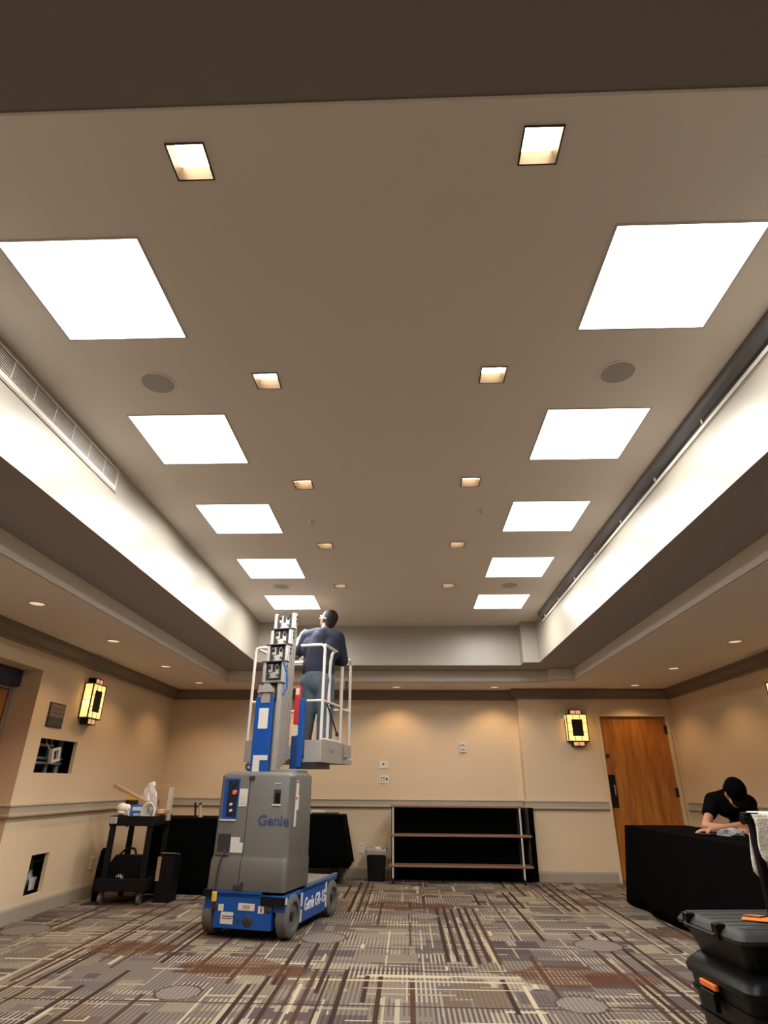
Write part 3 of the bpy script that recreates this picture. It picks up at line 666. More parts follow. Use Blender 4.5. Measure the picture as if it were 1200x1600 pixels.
# ------------------------------------------------------------------ utility cart and its load
cart = thing('utility_cart', 'black plastic two-shelf utility cart loaded with supplies by the left wall', 'cart', (-3.075, 7.50, 0))
cx, cy = .245, .29
bm = B()
for q in ((-cx, cx, -cy, -cy+.02), (-cx, cx, cy-.02, cy), (-cx, -cx+.02, -cy+.02, cy-.02), (cx-.02, cx, -cy+.02, cy-.02)): bx(bm, *q, .735, .835)
bx(bm, -cx+.02, cx-.02, -cy+.02, cy-.02, .735, .75); obj('top_tray', bm, BLACK, cart, bevel=.006)
bm = B()
for q in ((-cx-.03, cx+.03, -cy-.02, -cy), (-cx-.03, cx+.03, cy, cy+.02), (-cx-.03, -cx, -cy, cy), (cx, cx+.03, -cy, cy)): bx(bm, *q, .12, .24)
bx(bm, -cx, cx, -cy, cy, .12, .14); obj('bottom_tray', bm, BLACK, cart, bevel=.006)
for sx in (-1, 1):
    for sy in (-1, 1):
        xa, ya = sx*(cx-.035), sy*(cy-.04)
        bm = B(); loft(bm, [rrect(xa-.032, xa+.032, ya-.022, ya+.022, .141, .008, 2), rrect(xa-.03, xa+.03, ya-.02, ya+.02, .734, .008, 2)]); obj('leg', bm, BLACK, cart)
        bm = B(); cyl(bm, (xa-.016, ya, .05), (xa+.016, ya, .05), .05, n=16); bx(bm, xa-.022, xa+.022, ya-.02, ya+.02, .06, .119); obj('caster', bm, RUBBER, cart)
boxo('sticker', LABEL, cart, -cx+.01, -cx+.085, -cy-.002, -cy, .76, .825)
bm = B()
for q in range(3): bx(bm, -cx+.02, -cx+.075, -cy-.003, -cy-.002, .770+q*.018, .776+q*.018)
obj('sticker_print', bm, INK, cart)
def ct(name, label, cat, x, y, z, rz=0): return thing(name, label, cat, (-3.075+x, 7.50+y, z), rz)
t = ct('wood_batten', 'pale wooden batten leaning up out of the cart to the left', 'plank', .05, -.12, .94)
mxr = Matrix.Translation((0, 0, .03)) @ Matrix.Rotation(math.radians(23), 4, 'Y')
boxo('batten', PINE, t, -.43, .09, -.012, .012, -.015, .03, mx=mxr, bevel=.002)
boxo('lower_face', CARD, t, -.43, .09, -.0135, -.012, -.015, .012, mx=mxr)
t = ct('cardboard_box', 'brown cardboard box standing at the back of the cart', 'box', .14, .13, .752)
boxo('body', CARD, t, -.11, .09, -.06, .06, 0, .40, bevel=.003); boxo('tape', mat('tape', (.6, .52, .4), .3, noise=.05), t, .092, .125, -.05, .05, .02, .37, bevel=.002); boxo('flap', CARD, t, -.112, -.02, -.064, -.0605, .30, .398)
t = ct('product_box', 'blue and white small product box on the cart top', 'box', -.005, -.17, .752, math.radians(8))
boxo('body', mat('blue_box', (.02, .16, .52), .4, noise=.06), t, -.055, .055, -.04, .04, 0, .19, bevel=.002); boxo('white_band', WHITE, t, -.04, .056, -.0415, -.04, .135, .17); boxo('lower_band', LABEL, t, -.02, .056, -.0415, -.04, .085, .105)
t = ct('white_carton', 'small white carton tilted beside the blue box on the cart', 'box', -.10, -.19, .752, math.radians(-15))
boxo('body', WHITE, t, -.032, .032, -.03, .03, 0, .16, bevel=.002); boxo('side_print', mat('navy_print', (.03, .04, .15), .4, noise=.05), t, -.033, .033, -.0315, -.03, 0, .09)
t = ct('cable_coil', 'coil of white cable standing in the cart top', 'cable', .150, -.21, .752)
for k in range(4):
    bm = B(); a0 = .075-.010*k; tube(bm, [(a0*math.cos(a), (k-1.5)*.02+.01*math.sin(a*2), .11+(.105-.01*k)*math.sin(a)) for a in [2*PI*i/20 for i in range(21)]], .0075, 6); obj('loop', bm, TOWEL, t, smooth=True)
t = ct('plastic_bag', 'crumpled clear plastic bag rising between the boxes on the cart', 'bag', .05, -.03, .752)
bm = B(); bmesh.ops.create_icosphere(bm, subdivisions=3, radius=1)
rr = random.Random(5)
for v in bm.verts:
    k = 1+.28*math.sin(v.co.x*7+v.co.z*5)*math.cos(v.co.y*6)+rr.uniform(-.08, .08)
    zz = v.co.z; v.co = Vector((v.co.x*.085*k*(1.15-.5*zz), v.co.y*.06*k, .205+zz*.205*(1+.1*k)))
m_ = mat('clear_plastic', (.85, .83, .80), .12, alpha=.5, noise=.05, spec=.9); obj('film', bm, m_, t)
bm = B(); ell(bm, (.03, .0, .40), (.03, .02, .035), u=8, v=6); obj('knot', bm, mat('film_knot', (.8, .77, .7), .2, noise=.1), t)
t = ct('tape_roll', 'black tape roll with a yellow stripe on the cart', 'tape', -.14, -.02, .752)
bm = B(); cyl(bm, (-.06, -.03, .14), (.06, .0, .14), .10, n=22); cyl(bm, (-.03, -.03, .0), (.03, 0, .03), .05, n=10); obj('roll', bm, BLACK, t, smooth=True)
bm = B(); bx(bm, -.055, .045, -.05, .05, .225, .255); obj('stripe', bm, YEL, t, bevel=.01)
t = ct('rag_bundle', 'pale folded rag on the front left of the cart top', 'rag', -.165, -.20, .838)
bm = B(); ell(bm, (0, 0, .075), (.065, .05, .05), u=12, v=8); ell(bm, (.05, .01, .07), (.045, .045, .045), u=10, v=7); ell(bm, (0, 0, .03), (.05, .045, .03), u=10, v=7); obj('bundle', bm, TOWEL, t, smooth=True)
t = ct('red_cable', 'red cable loop hanging on the cardboard box', 'cable', .10, .02, .98)
bm = B(); tube(bm, [(.06*math.cos(a), -.01, .05*math.sin(a)+.0) for a in [2*PI*i/14 for i in range(15)]], .009, 6); tube(bm, [(.02, -.01, -.05), (.0, -.015, -.14), (.01, -.02, -.225)], .008, 6); obj('loop', bm, mat('dark_red', (.28, .04, .04), .4, noise=.05), t, smooth=True)
t = ct('work_gloves', 'tan leather work gloves lying over the cart right rim', 'gloves', .20, -.03, .837)
for k in range(2):
    bm = B(); ell(bm, (.02, .02*k, .02+.022*k), (.055, .035, .02), u=10, v=6)
    for f in range(4): tube(bm, [(.06, -.025+.016*f+.02*k, .02+.022*k), (.13-.01*abs(f-1.5), -.03+.018*f+.02*k, .035+.02*k)], [.010, .008], 6)
    obj('glove', bm, mat('leather', (.55, .33, .20), .7, noise=.12), t, smooth=True)
t = ct('tool_bag', 'black tool bag with a white logo on the cart lower shelf', 'bag', -.03, -.10, .142)
bm = B(); loft(bm, [rrect(-.17, .17, -.12, .12, .0, .04), rrect(-.185, .185, -.13, .13, .12, .04), rrect(-.175, .175, -.10, .10, .24, .04), rrect(-.15, .15, -.05, .05, .30, .04)]); obj('body', bm, mat('nylon', (.003, .003, .004), .8, spec=.1, noise=.2, bump=.15, bscale=250), t, smooth=True)
bm = B(); tube(bm, rnd([(-.10, -.06, .29), (-.05, -.03, .36), (.06, -.03, .37), (.10, -.06, .29)], .05), .012, 8); obj('strap', bm, BLACK, t, smooth=True)
bm = B()
for i in range(7):
    a = PI*(-.35+i*.19); mxl = Matrix.Translation((-.02, -.135, .085)) @ Matrix.Rotation(-a, 4, 'Y')
    bx(bm, .032, .05, 0, .002, -.004, .004, mx=mxl)
for i in range(8):
    a = PI*(-.3+i*.13); mxl = Matrix.Translation((-.02, -.135, .085)) @ Matrix.Rotation(-a, 4, 'Y')
    bx(bm, .021, .029, 0, .002, -.006, .006, mx=mxl)
for i in range(3): bx(bm, -.075, -.015-.01*i, -.135, -.133, .055+.013*i, .062+.013*i)
obj('logo', bm, WHT, t)
t = thing('open_carton', 'dark open carton with one raised cardboard flap right of the cart legs', 'box', (-2.675, 7.47, 0), math.radians(-3))
boxo('body', BLACK, t, -.085, .095, -.10, .10, .002, .44, bevel=.004)
bm = B(); bx(bm, 0, .16, -.09, .05, 0, .006, mx=Matrix.Translation((-.06, -.02, .452)) @ Matrix.Rotation(math.radians(-8), 4, 'X')); obj('flap', bm, CARD, t)
bm = B(); bx(bm, -.09, -.05, -.106, -.10, .20, .43); obj('inner_flap', bm, CARD, t)
t = thing('rolled_mat', 'black rolled mat standing between the left wall and the cart', 'mat', (-3.42, 7.44, 0))
bm = B(); tube(bm, [(0, 0, .002), (0, 0, .12), (0, 0, .3), (.012, 0, .47), (.014, 0, .50)], [.05, .055, .05, .048, .03], 14); obj('roll', bm, CLOTH, t, smooth=True)
bm = B(); tube(bm, [(.052*math.cos(a), .052*math.sin(a), .3) for a in [2*PI*i/14 for i in range(15)]], .006, 6); obj('strap', bm, BLACK, t)

# ------------------------------------------------------------------ personnel lift
RZ = math.radians(-13.0)
lift = thing('personnel_lift', 'blue and grey vertical mast personnel lift raised to the ceiling', 'lift', (-1.245, 6.42, 0), RZ)
CH = .375
bm = B()   # chassis with wheel arches cut at the corners
yA, yB, wA = -.655, .665, .155
bx(bm, -CH+.11, CH-.11, yA, yB, .075, .325); bx(bm, -CH, CH, yA+.355, yB-.30, .075, .325); bx(bm, -CH, CH, yA, yB, .29, .325)
bx(bm, -CH, -CH+.112, yA+.02, yA+.06, .20, .30); bx(bm, CH-.112, CH, yA+.02, yA+.06, .20, .30)
obj('chassis', bm, BLUE, lift, bevel=.008)
boxo('deck', mat('deck_grey', (.30, .29, .28), .7, noise=.15, nscale=30), lift, -CH+.02, CH-.02, -.16, yB-.02, .3255, .332)
bm = B(); bx(bm, CH-.02, CH, -.16, yB, .3255, .350); obj('deck_lip', bm, mat('scuffed_blue', (.12, .17, .26), .6, noise=.3, nscale=20), lift)
for sx in (-1, 1):
    for yy, rad in ((yA+.175, .160), (yB-.155, .150)):
        xx = sx*(CH-.035)
        wh = B(); n = 24
        prof = [(rad-.02, -.055), (rad, -.04), (rad, .04), (rad-.02, .055), (rad-.055, .055), (rad-.06, .035), (.03, .03), (.03, -.03), (rad-.06, -.035), (rad-.055, -.055)]
        rings = [[(xx+o_, yy+r_*math.cos(2*PI*i/n), rad+.002+r_*math.sin(2*PI*i/n)) for i in range(n)] for r_, o_ in prof]; rings.append(rings[0])
        loft(wh, rings, cap=False); wo = obj('wheel', wh, RUBBER, lift, smooth=True)
        bm = B(); cyl(bm, (xx-.04, yy, rad+.002), (xx+.046, yy, rad+.002), .032, n=12); obj('hub', bm, DARK, wo)
boxo('bumper', BLACK, lift, -CH-.004, -CH+.075, yA-.012, yA+.03, .295, .345)
boxo('upper_fascia', BLUE, lift, -CH+.08, CH-.21, yA-.004, yA+.03, .3255, .346)
boxo('battery_block', BLACK, lift, CH-.21, CH+.005, yA-.014, yA+.03, .255, .315)
for x, z, r in ((-.255, .225, .034), (.235, .225, .034), (.055, .135, .05)):
    bm = B(); ell(bm, (x, yA-.001, z), (r, .006, r*.8), u=16, v=8); obj('port', bm, INK, lift, smooth=True)
for x, z, w_, h_ in ((-.10, .15, .095, .042), (.035, .235, .075, .025), (-.20, .222, .024, .024), (.17, .222, .026, .026)):
    boxo('label_plate', LABEL, lift, x-w_, x+w_ if w_ < .09 else x+.02, yA-.003, yA, z-h_, z+h_)
bm = B(); bx(bm, .0, .07, yA-.004, yA-.003, .222, .248); obj('label_print', bm, mat('tan_print', (.45, .34, .25), .5, noise=.2, nscale=90), lift)
bm = B(); bx(bm, -.045, -.02, yA-.004, yA-.003, .125, .148); bx(bm, -.18, -.06, yA-.004, yA-.003, .16, .166); bx(bm, -.18, -.09, yA-.004, yA-.003, .145, .150); obj('label_print', bm, INK, lift)
bm = B(); bx(bm, .165, .18, yA-.004, yA-.003, .205, .235); obj('label_print', bm, RED, lift)
text('lettering', 'Genie GR-15', .135, WHT, lift, face_mx((CH+.001, .05, .195), (0, 1, 0), (0, 0, 1)), shear=.2, xs=.72, bold=.003)
for y, z, h_ in ((-.275, .25, .05), (-.285, .13, .045), (.345, .26, .045), (.345, .15, .05)): boxo('side_label', LABEL, lift, CH, CH+.002, y-.02, y+.02, z-h_, z+h_)
boxo('side_label', LABEL, lift, CH, CH+.006, yA+.005, yA+.05, .262, .31)
# grey power-pack cover
bm = B(); xc = CH-.005
def cov(z, gx, yf, yb, r): return rrect(-xc+gx, xc-gx, yf, yb, z, r, 5)
loft(bm, [cov(.347, .006, -.655, -.10, .03), cov(.36, .004, -.657, -.10, .04), cov(.555, .004, -.646, -.10, .04), cov(.585, .008, -.628, -.11, .04), cov(.605, .008, -.620, -.11, .04), cov(1.235, .004, -.60, -.13, .045), cov(1.262, .022, -.580, -.15, .06), cov(1.275, .07, -.54, -.18, .07)])
cover = obj('cover', bm, GREYP, lift, smooth=True)
bm = B(); loft(bm, [rrect(.06, .335, -.50, -.15, 1.26, .06), rrect(.065, .33, -.49, -.16, 1.288, .06), rrect(.10, .30, -.45, -.2, 1.30, .06)]); obj('cover_hump', bm, GREYP, cover, smooth=True)
def fy(z): return -.62+(z-.60)/.62*.02           # front face of the cover
bm = B(); tube(bm, [(-.062, -.6585, .36), (-.062, -.648, .553), (-.062, -.630, .583), (-.062, -.6222, .606), (-.062, -.6022, 1.21)], .003, 6); obj('seam', bm, INK, cover)
tl = Matrix.Rotation(math.radians(-1.85), 4, 'X')
def fbox(name, m, x0, x1, z0, z1, d0, d1, par=cover, bevel=0):
    bm = B(); zc = (z0+z1)/2; y = fy(zc); bx(bm, x0, x1, y-d1, y-d0, z0, z1); return obj(name, bm, m, par, bevel=bevel)
fbox('control_recess', BLUE, -.315, -.165, .88, 1.215, -.01, .006)
fbox('control_void', mat('navy_void', (.006, .012, .035), .5, noise=.2), -.275, -.175, .90, 1.20, .0, .010)
for x, z, m in ((-.20, 1.10, ORANGE), (-.225, 1.00, WHITE), (-.225, 1.165, DARK), (-.22, .95, LABEL)):
    bm = B(); cyl(bm, (x, fy(z)-.008, z), (x, fy(z)-.028, z), .020 if m is ORANGE else .011, n=14); obj('control_button', bm, m, cover)
fbox('recess_edge', WHITE, -.325, -.17, .868, .88, -.005, .010)
fbox('plug_recess', INK, -.318, -.20, .62, .765, -.01, .006)
fbox('recess_edge', GREYP, -.328, -.195, .602, .62, -.005, .016)
fbox('warning_label', LABEL, -.158, -.065-.012, .985, 1.13, 0, .0055)
fbox('warning_label', LABEL, -.19, -.105, .622, .74, 0, .006); fbox('warning_label', LABEL, -.105, -.07, .622, .70, 0, .006)
fbox('label_print', RED, -.188, -.107, .722, .738, .006, .007)
fbox('label_print', INK, -.156, -.079, 1.112, 1.126, .0055, .0065)
for k in range(6): fbox('label_print', mat('grey_print', (.42, .40, .37), .5, noise=.05), -.150, -.085, 1.095-.018*k, 1.099-.018*k, .0055, .006)
fbox('cover_latch', INK, .185, .25, 1.01, 1.125, -.01, .006); fbox('latch_tab', BLACK, .202, .248, 1.02, 1.10, .006, .011, bevel=.003); fbox('recess_edge', WHITE, .175, .26, .996, 1.008, -.005, .008); fbox('recess_edge', WHITE, .185, .24, 1.172, 1.178, 0, .004)
fbox('hinge', INK, -.075, -.02, 1.205, 1.235, -.02, .010); 
bm = B(); bx(bm, -.10, -.03, -.672, -.655, .36, .385); bx(bm, -.035, -.018, -.674, -.655, .36, .41); obj('hinge', bm, INK, cover)
text('lettering', 'Genie', .112, BLUET, cover, face_mx((.200, fy(.875)-.0025, .875), (1, 0, 0), (0, .032, 1)), ext=.0015, xs=1.10, bold=.002)
for z0, z1, y0, y1 in ((1.08, 1.20, -.53, -.47), (.96, 1.08, -.535, -.455), (.83, .96, -.54, -.50)):
    boxo('side_label', LABEL, cover, xc-.016, xc-.0035, y0, y1, z0, z1)
boxo('label_print', RED, cover, xc-.0035, xc-.003, -.528, -.472, 1.18, 1.195); boxo('label_print', RED, cover, xc-.0035, xc-.003, -.53, -.49, 1.045, 1.065)
bm = B(); tube(bm, rnd([(-.225, fy(.64)-.005, .64), (-.245, -.66, .60), (-.262, -.676, .48), (-.262, -.676, .352)], .06), .007, 8); obj('power_cord', bm, INK, lift, smooth=True)
bm = B(); bx(bm, -.285, -.24, yA-.03, yA-.012, .262, .335); obj('plug', bm, YEL, lift, bevel=.008)
# mast: blue front plate and telescoping aluminium columns, each stage deeper and taller
boxo('mast_plate', BLUE, lift, -.165, .03, -.452, -.44, 1.272, 1.96, bevel=.006)
bm = B(); bx(bm, -.115, -.015, -.456, -.452, 1.66, 1.85); obj('label_plate', bm, LABEL, lift)
bm = B(); bx(bm, -.135, -.065, -.456, -.452, 1.275, 1.42); bx(bm, -.065, .015, -.456, -.452, 1.375, 1.42); obj('label_plate', bm, LABEL, lift)
bm = B(); bx(bm, -.105, -.01, -.457, -.452, 1.90, 1.99); obj('top_bracket', bm, ALU, lift)
bm = B(); tube(bm, rnd([(-.17, -.42, 1.33), (-.20, -.43, 1.35), (-.21, -.44, 1.31), (-.17, -.45, 1.29)], .03), .012, 8); obj('cable_loop', bm, INK, lift)
tops = [2.09, 2.315, 2.505, 2.69, 2.885]
for k, zt in enumerate(tops):
    y0 = -.44+k*.070; y1 = y0+.066; x0, x1 = -.155-.006*k, .085-.006*k; zb = 1.265+.03*k; xm = (x0+x1)/2
    co = B(); bx(co, x0, x0+.032, y0, y1, zb, zt); bx(co, x1-.032, x1, y0, y1, zb, zt); bx(co, x0+.032, x1-.032, y0+.045, y1, zb, zt)
    bx(co, x1, x1+.012, y0+.012, y0+.030, zb, zt); bx(co, x1, x1+.012, y0+.044, y0+.058, zb, zt)
    c_ = obj('mast_column', co, ALU, lift, bevel=.003)
    bm = B(); bx(bm, x0-.012, x1+.02, y0-.01, y1+.006, zt+.001, zt+.011)
    if k < 4: obj('collar', bm, INK, c_)
    else: bm.free()
    bm = B(); bx(bm, xm-.05, xm+.05, y0+.015, y0+.044, zt-.16, zt-.10); bx(bm, xm-.06, xm-.018, y0+.008, y0+.044, zt-.10, zt-.02); bx(bm, xm+.016, xm+.055, y0+.010, y0+.044, zt-.13, zt-.04); obj('chain_block', bm, ALU, c_)
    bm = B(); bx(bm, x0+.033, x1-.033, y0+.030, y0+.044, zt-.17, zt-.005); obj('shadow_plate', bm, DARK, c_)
    for sx in (xm-.045, xm+.04):
        bm = B(); cyl(bm, (sx-.012, y0+.022, zt-.045), (sx+.012, y0+.022, zt-.045), .030, n=14); obj('pulley', bm, DARK, c_, smooth=True)
        bm = B(); cyl(bm, (sx, y0+.004, zt-.13), (sx, y0+.016, zt-.13), .010, n=8); obj('bolt', bm, INK, c_)
    if 0 < k < 5:
        for zz in (.04, .085): 
            bm = B(); cyl(bm, (x1+.004, y0+.04, zt-zz), (x1+.016, y0+.04, zt-zz), .012, n=8); obj('bolt', bm, INK, c_)
bm = B(); loft(bm, [[(-.15, -.47, 2.0), (.03, -.47, 2.0), (.03, -.44, 2.0), (-.15, -.44, 2.0)], [(-.14, -.47, 2.03), (.02, -.47, 2.03), (.02, -.44, 2.03), (-.14, -.44, 2.03)], [(-.08, -.47, 2.085), (-.03, -.47, 2.085), (-.03, -.44, 2.085), (-.08, -.44, 2.085)]]); obj('top_bracket', bm, ALU, lift)
bm = B(); tube(bm, [(.08, -.40, 2.3), (.115, -.38, 2.2), (.12, -.36, 2.05), (.10, -.40, 1.98)], .010, 8); obj('hose', bm, BLUE, lift, smooth=True)
# carriage, platform, rails
boxo('carriage', mat('navy_blue', (.008, .04, .16), .45, noise=.1), lift, .06, .135, -.03, .05, 1.30, 1.62, bevel=.006)
boxo('carriage_post', BLUE, lift, .125, .175, -.025, .035, 1.32, 1.99, bevel=.006)
boxo('carriage_plate', LABEL, lift, .065, .12, -.01, .02, 1.63, 1.72)
boxo('manual_box', RED, lift, .065, .123, -.02, .035, 1.735, 2.12, bevel=.006); boxo('manual_label', LABEL, lift, .075, .115, -.023, -.02, 2.03, 2.10)
boxo('platform_arm', DARK, lift, .06, .32, .0, .45, 1.315, 1.372)
pf = bpy.data.objects.new('platform', None); COL.objects.link(pf); pf.parent = lift; pf.location = (-.06, .04, 1.375)
PW, PD = .425, .93
boxo('platform_floor', mat('platform_grey', (.34, .32, .29), .6, noise=.12), pf, -PW, PW, 0, PD, 0, .03)
TOE = mat('toe_board', (.36, .33, .30), .55, metal=.3, noise=.12)
for q in ((-PW, -.15, -.006, .004), (.245, PW, -.006, .004), (-PW, PW, PD-.004, PD+.006), (-PW-.006, -PW+.004, 0, PD), (PW-.004, PW+.006, 0, PD*.72)): boxo('toe_board', TOE, pf, *q, 0.0, .21)
boxo('step_plate', TOE, pf, PW-.01, PW+.03, PD*.72, PD+.006, .0, .045); boxo('step_plate', TOE, pf, PW+.0, PW+.02, PD*.74, PD+.006, .075, .20)
text('lettering', 'Genie', .075, mat('faded_blue', (.22, .22, .27), .5, noise=.04), pf, face_mx((PW+.0065, .30, .12), (0, 1, 0), (0, 0, 1)), xs=1.0)
RAILM = mat('rail_white', (.66, .62, .55), .38, noise=.06)
def rtube(name, pts, r=.016, rad=.06): 
    bm = B(); tube(bm, rnd(pts, rad), r, 10); return obj(name, bm, RAILM, pf, smooth=True)
rt = 1.19
rtube('guard_rail', [(-.13, .01, rt), (-PW+.01, .01, rt), (-PW+.01, .01, .03)])
rtube('guard_rail', [(.13, .01, rt), (PW-.01, .01, rt), (PW-.01, .01, .03)])
rtube('side_rail', [(-PW+.01, .02, rt-.005), (-PW+.01, PD-.02, rt-.005), (-PW+.01, PD-.02, .03)])
rtube('side_rail', [(PW-.01, .012, rt-.004), (PW-.01, PD*.62, rt-.004), (PW-.01, PD*.62, .03)])
rtube('gate_rail', [(PW-.01, PD*.66, .05), (PW-.01, PD*.66, rt-.03), (PW-.01, PD-.01, rt-.03), (PW-.01, PD-.01, .05)])
rtube('back_rail', [(-PW+.02, PD-.01, rt), (PW-.015, PD-.01, rt)])
rtube('back_post', [(.0, PD-.01, rt), (.0, PD-.01, .03)], .012)
rtube('gate_hoop', [(PW-.05, .30, .03), (PW-.05, .30, rt-.16), (PW-.03, .30, rt-.05), (PW-.012, .31, rt-.02)], .018, .05)
for a, b in (((-PW+.01, .01, .60), (-.14, .01, .60)), ((.24, .01, .60), (PW-.01, .01, .60)), ((PW-.01, .01, .60), (PW-.01, PD*.62, .60)), ((PW-.01, PD*.66, .58), (PW-.01, PD-.01, .58)), ((-PW+.01, .01, .60), (-PW+.01, PD-.02, .60)), ((-PW+.02, PD-.01, .60), (PW-.02, PD-.01, .60)), ((PW-.01, .01, .222), (PW-.01, PD*.62, .222))):
    rtube('mid_rail', [a, b], .013)
bm = B(); tube(bm, rnd([(PW-.05, .20, .62), (PW-.02, .30, .50), (PW-.0, .42, .34), (PW-.0, .47, .30)], .08), .009, 8); ell(bm, (PW, .48, .295), (.022, .022, .022), u=8, v=6); obj('gate_strap', bm, INK, pf, smooth=True)
bm = B(); bx(bm, PW-.03, PW-.01, PD-.13, PD-.10, .80, .92); obj('latch', bm, INK, pf)
bpy.context.view_layer.update()

# ------------------------------------------------------------------ people (metaball-like bodies: capsules fused by voxel remesh)
def caps(bm, pts, rad, n=14):
    for i in range(len(pts)-1):
        a, b = Vector(pts[i]), Vector(pts[i+1]); cyl(bm, a, b, rad[i], rad[i+1], n)
    for p, r in zip(pts, rad): ell(bm, p, (r, r, r), u=n, v=10)
def fuse(name, bm, m, parent, vox=.010, sm=6, label=None):
    o = obj(name, bm, m, parent, label=label)
    rm = o.modifiers.new('remesh', 'REMESH'); rm.mode = 'VOXEL'; rm.voxel_size = vox; rm.use_smooth_shade = True
    s_ = o.modifiers.new('smooth', 'SMOOTH'); s_.iterations = sm; s_.factor = .5
    dg = bpy.context.evaluated_depsgraph_get(); dg.update()
    me = bpy.data.meshes.new_from_object(o.evaluated_get(dg)); o.modifiers.clear(); o.data = me
    for p in me.polygons: p.use_smooth = True
    return o
def hand(bm, wrist, d, palmn, L=.18, curl=.4, side=1, r=.0095):
    """palm and five separate bent fingers; d = direction of the fingers, palmn = palm normal, side = thumb side"""
    d = Vector(d).normalized(); n = (Vector(palmn)-d*Vector(palmn).dot(d)).normalized(); s = d.cross(n)*side; w = Vector(wrist)
    for k in range(4): caps(bm, [w+s*(.012-.008*k), w+d*L*.5+s*(.033-.022*k)], [.017, .014], 10)
    for k, fl in enumerate((.42, .48, .45, .35)):
        p = w+d*L*.5+s*(.034-.0225*k); pts = [p]; a = 0
        for q in range(3):
            a += curl*(.6+.3*q); p = p+(d*math.cos(a)+n*math.sin(a)+s*(.06-.04*k))*(fl*L*(.44, .32, .24)[q]); pts.append(p)
        caps(bm, pts, [r, r*.95, r*.88, r*.8], 8)
    p = w+d*L*.14+s*.026; caps(bm, [p, p+(d*.55+s*.75+n*.3)*L*.2, p+(d*.95+s*.65+n*.55)*L*.34, p+(d*1.25+s*.45+n*.75)*L*.43], [.014, .012, .0105, .009], 8)
HAIR = mat('dark_hair', (.014, .012, .012), .8, noise=.3, nscale=60, bump=.4, bscale=200)
DSKIN = mat('brown_skin', (.26, .13, .085), .5, noise=.08, nscale=20)
NAVY = mat('navy_shirt', (.010, .014, .036), .85, noise=.25, nscale=14, bump=.3, bscale=60)
JEAN = mat('jeans', (.075, .105, .14), .85, noise=.3, nscale=16, bump=.35, bscale=70)
GLOVE = mat('glove_white', (.70, .66, .60), .85, noise=.08, bump=.3, bscale=120)
def head_shape(bm, c, face, up, s=1.0):
    """skull, jaw, nose, brow, lips, ears; face = direction of the nose"""
    f = Vector(face).normalized(); u = (Vector(up)-f*Vector(up).dot(f)).normalized(); l = u.cross(f); c = Vector(c)
    R = Matrix((f, l, u)).transposed(); P = lambda a, b, d: c+(f*a+l*b+u*d)*s
    def e(p, r): 
        mx = Matrix.Translation(p) @ R.to_4x4() @ Matrix.Diagonal((r[0]*s, r[1]*s, r[2]*s, 1)); bmesh.ops.create_uvsphere(bm, u_segments=16, v_segments=10, radius=1, matrix=mx)
    e(P(-.012, 0, .025), (.098, .077, .092)); e(P(.022, 0, -.04), (.066, .060, .075)); e(P(.050, 0, -.088), (.030, .034, .026))
    e(P(.095, 0, -.022), (.018, .013, .026)); e(P(.075, 0, .018), (.022, .048, .014)); e(P(.082, 0, -.062), (.012, .026, .010))
    for q in (-1, 1): e(P(-.004, q*.078, -.01), (.022, .009, .034)); e(P(.07, q*.045, -.025), (.02, .022, .02))
    return P, R
def eyes(parent, P, s, mname='eye'):
    for q in (-1, 1):
        bm = B(); ell(bm, P(.082, q*.031, .0), (.011*s, .011*s, .011*s), u=10, v=8); obj('eye', bm, WHITE, parent, smooth=True)
        bm = B(); ell(bm, P(.0905, q*.031, .0), (.005*s, .005*s, .005*s), u=8, v=6); obj('pupil', bm, INK, parent, smooth=True)

# worker on the platform, back to the camera, looking up to the left; local frame = lift frame on the platform floor
def Lw(p): return lift.matrix_world @ Vector(p)
PZ = 1.4065
ang = RZ
FX, FY = .145, .40                         # feet centre on the platform in lift coordinates
base = Lw((FX, FY, PZ))
bm = B()
pel = (0, .0, .84); chest = (-.02, .05, 1.16); neck = (.035, .075, 1.405)
headc = (.055, .10, 1.530)
shL, shR = (-.185, .06, 1.325), (.205, .055, 1.29)
elL, wrL = (-.295, .06, 1.10), (-.268, .05, 1.295)
elR, wrR = (.225, .20, 1.06), (-.15, .20, 1.09)
kL, aL = (-.105, .02, .46), (-.125, .0, .085); kR, aR = (.10, .03, .46), (.115, -.01, .085)
hipL, hipR = (-.085, 0, .82), (.085, 0, .82)
caps(bm, [pel, (-.01, .02, 1.0), chest, (-.0, .06, 1.30)], [.125, .118, .135, .12]); caps(bm, [shL, (0, .06, 1.31), shR], [.06, .085, .06])
caps(bm, [(.015, .075, 1.33), neck, (.05, .09, 1.47)], [.056, .052, .052])
caps(bm, [shL, elL, wrL], [.048, .038, .027]); caps(bm, [shR, elR, wrR], [.048, .038, .027])
caps(bm, [hipL, kL, aL, (-.125, -.005, .05)], [.085, .055, .042, .036]); caps(bm, [hipR, kR, aR, (.115, -.015, .05)], [.085, .055, .042, .036])
HP, HR = head_shape(bm, headc, (-.74, .40, .52), (.40, -.25, 1), 1.03)
hand(bm, wrL, (.12, .62, .75), (.9, -.1, -.1), curl=.3, side=1); hand(bm, wrR, (-.95, .05, .05), (0, .4, .9), curl=.5, side=-1)
p1 = fuse('person', bm, DSKIN, None, vox=.0085, sm=3)
p1.scale = (1.02, 1.02, 1.02); p1.location = base; p1.rotation_euler = (0, 0, ang)
tag(p1, 'person in navy shirt and jeans on the lift platform, looking up at a ceiling panel', 'person')
eyes(p1, HP, 1.03)
bm = B()
caps(bm, [(0, .005, .90), (-.01, .02, 1.02), chest, (-.0, .055, 1.27)], [.150, .148, .160, .135]); 
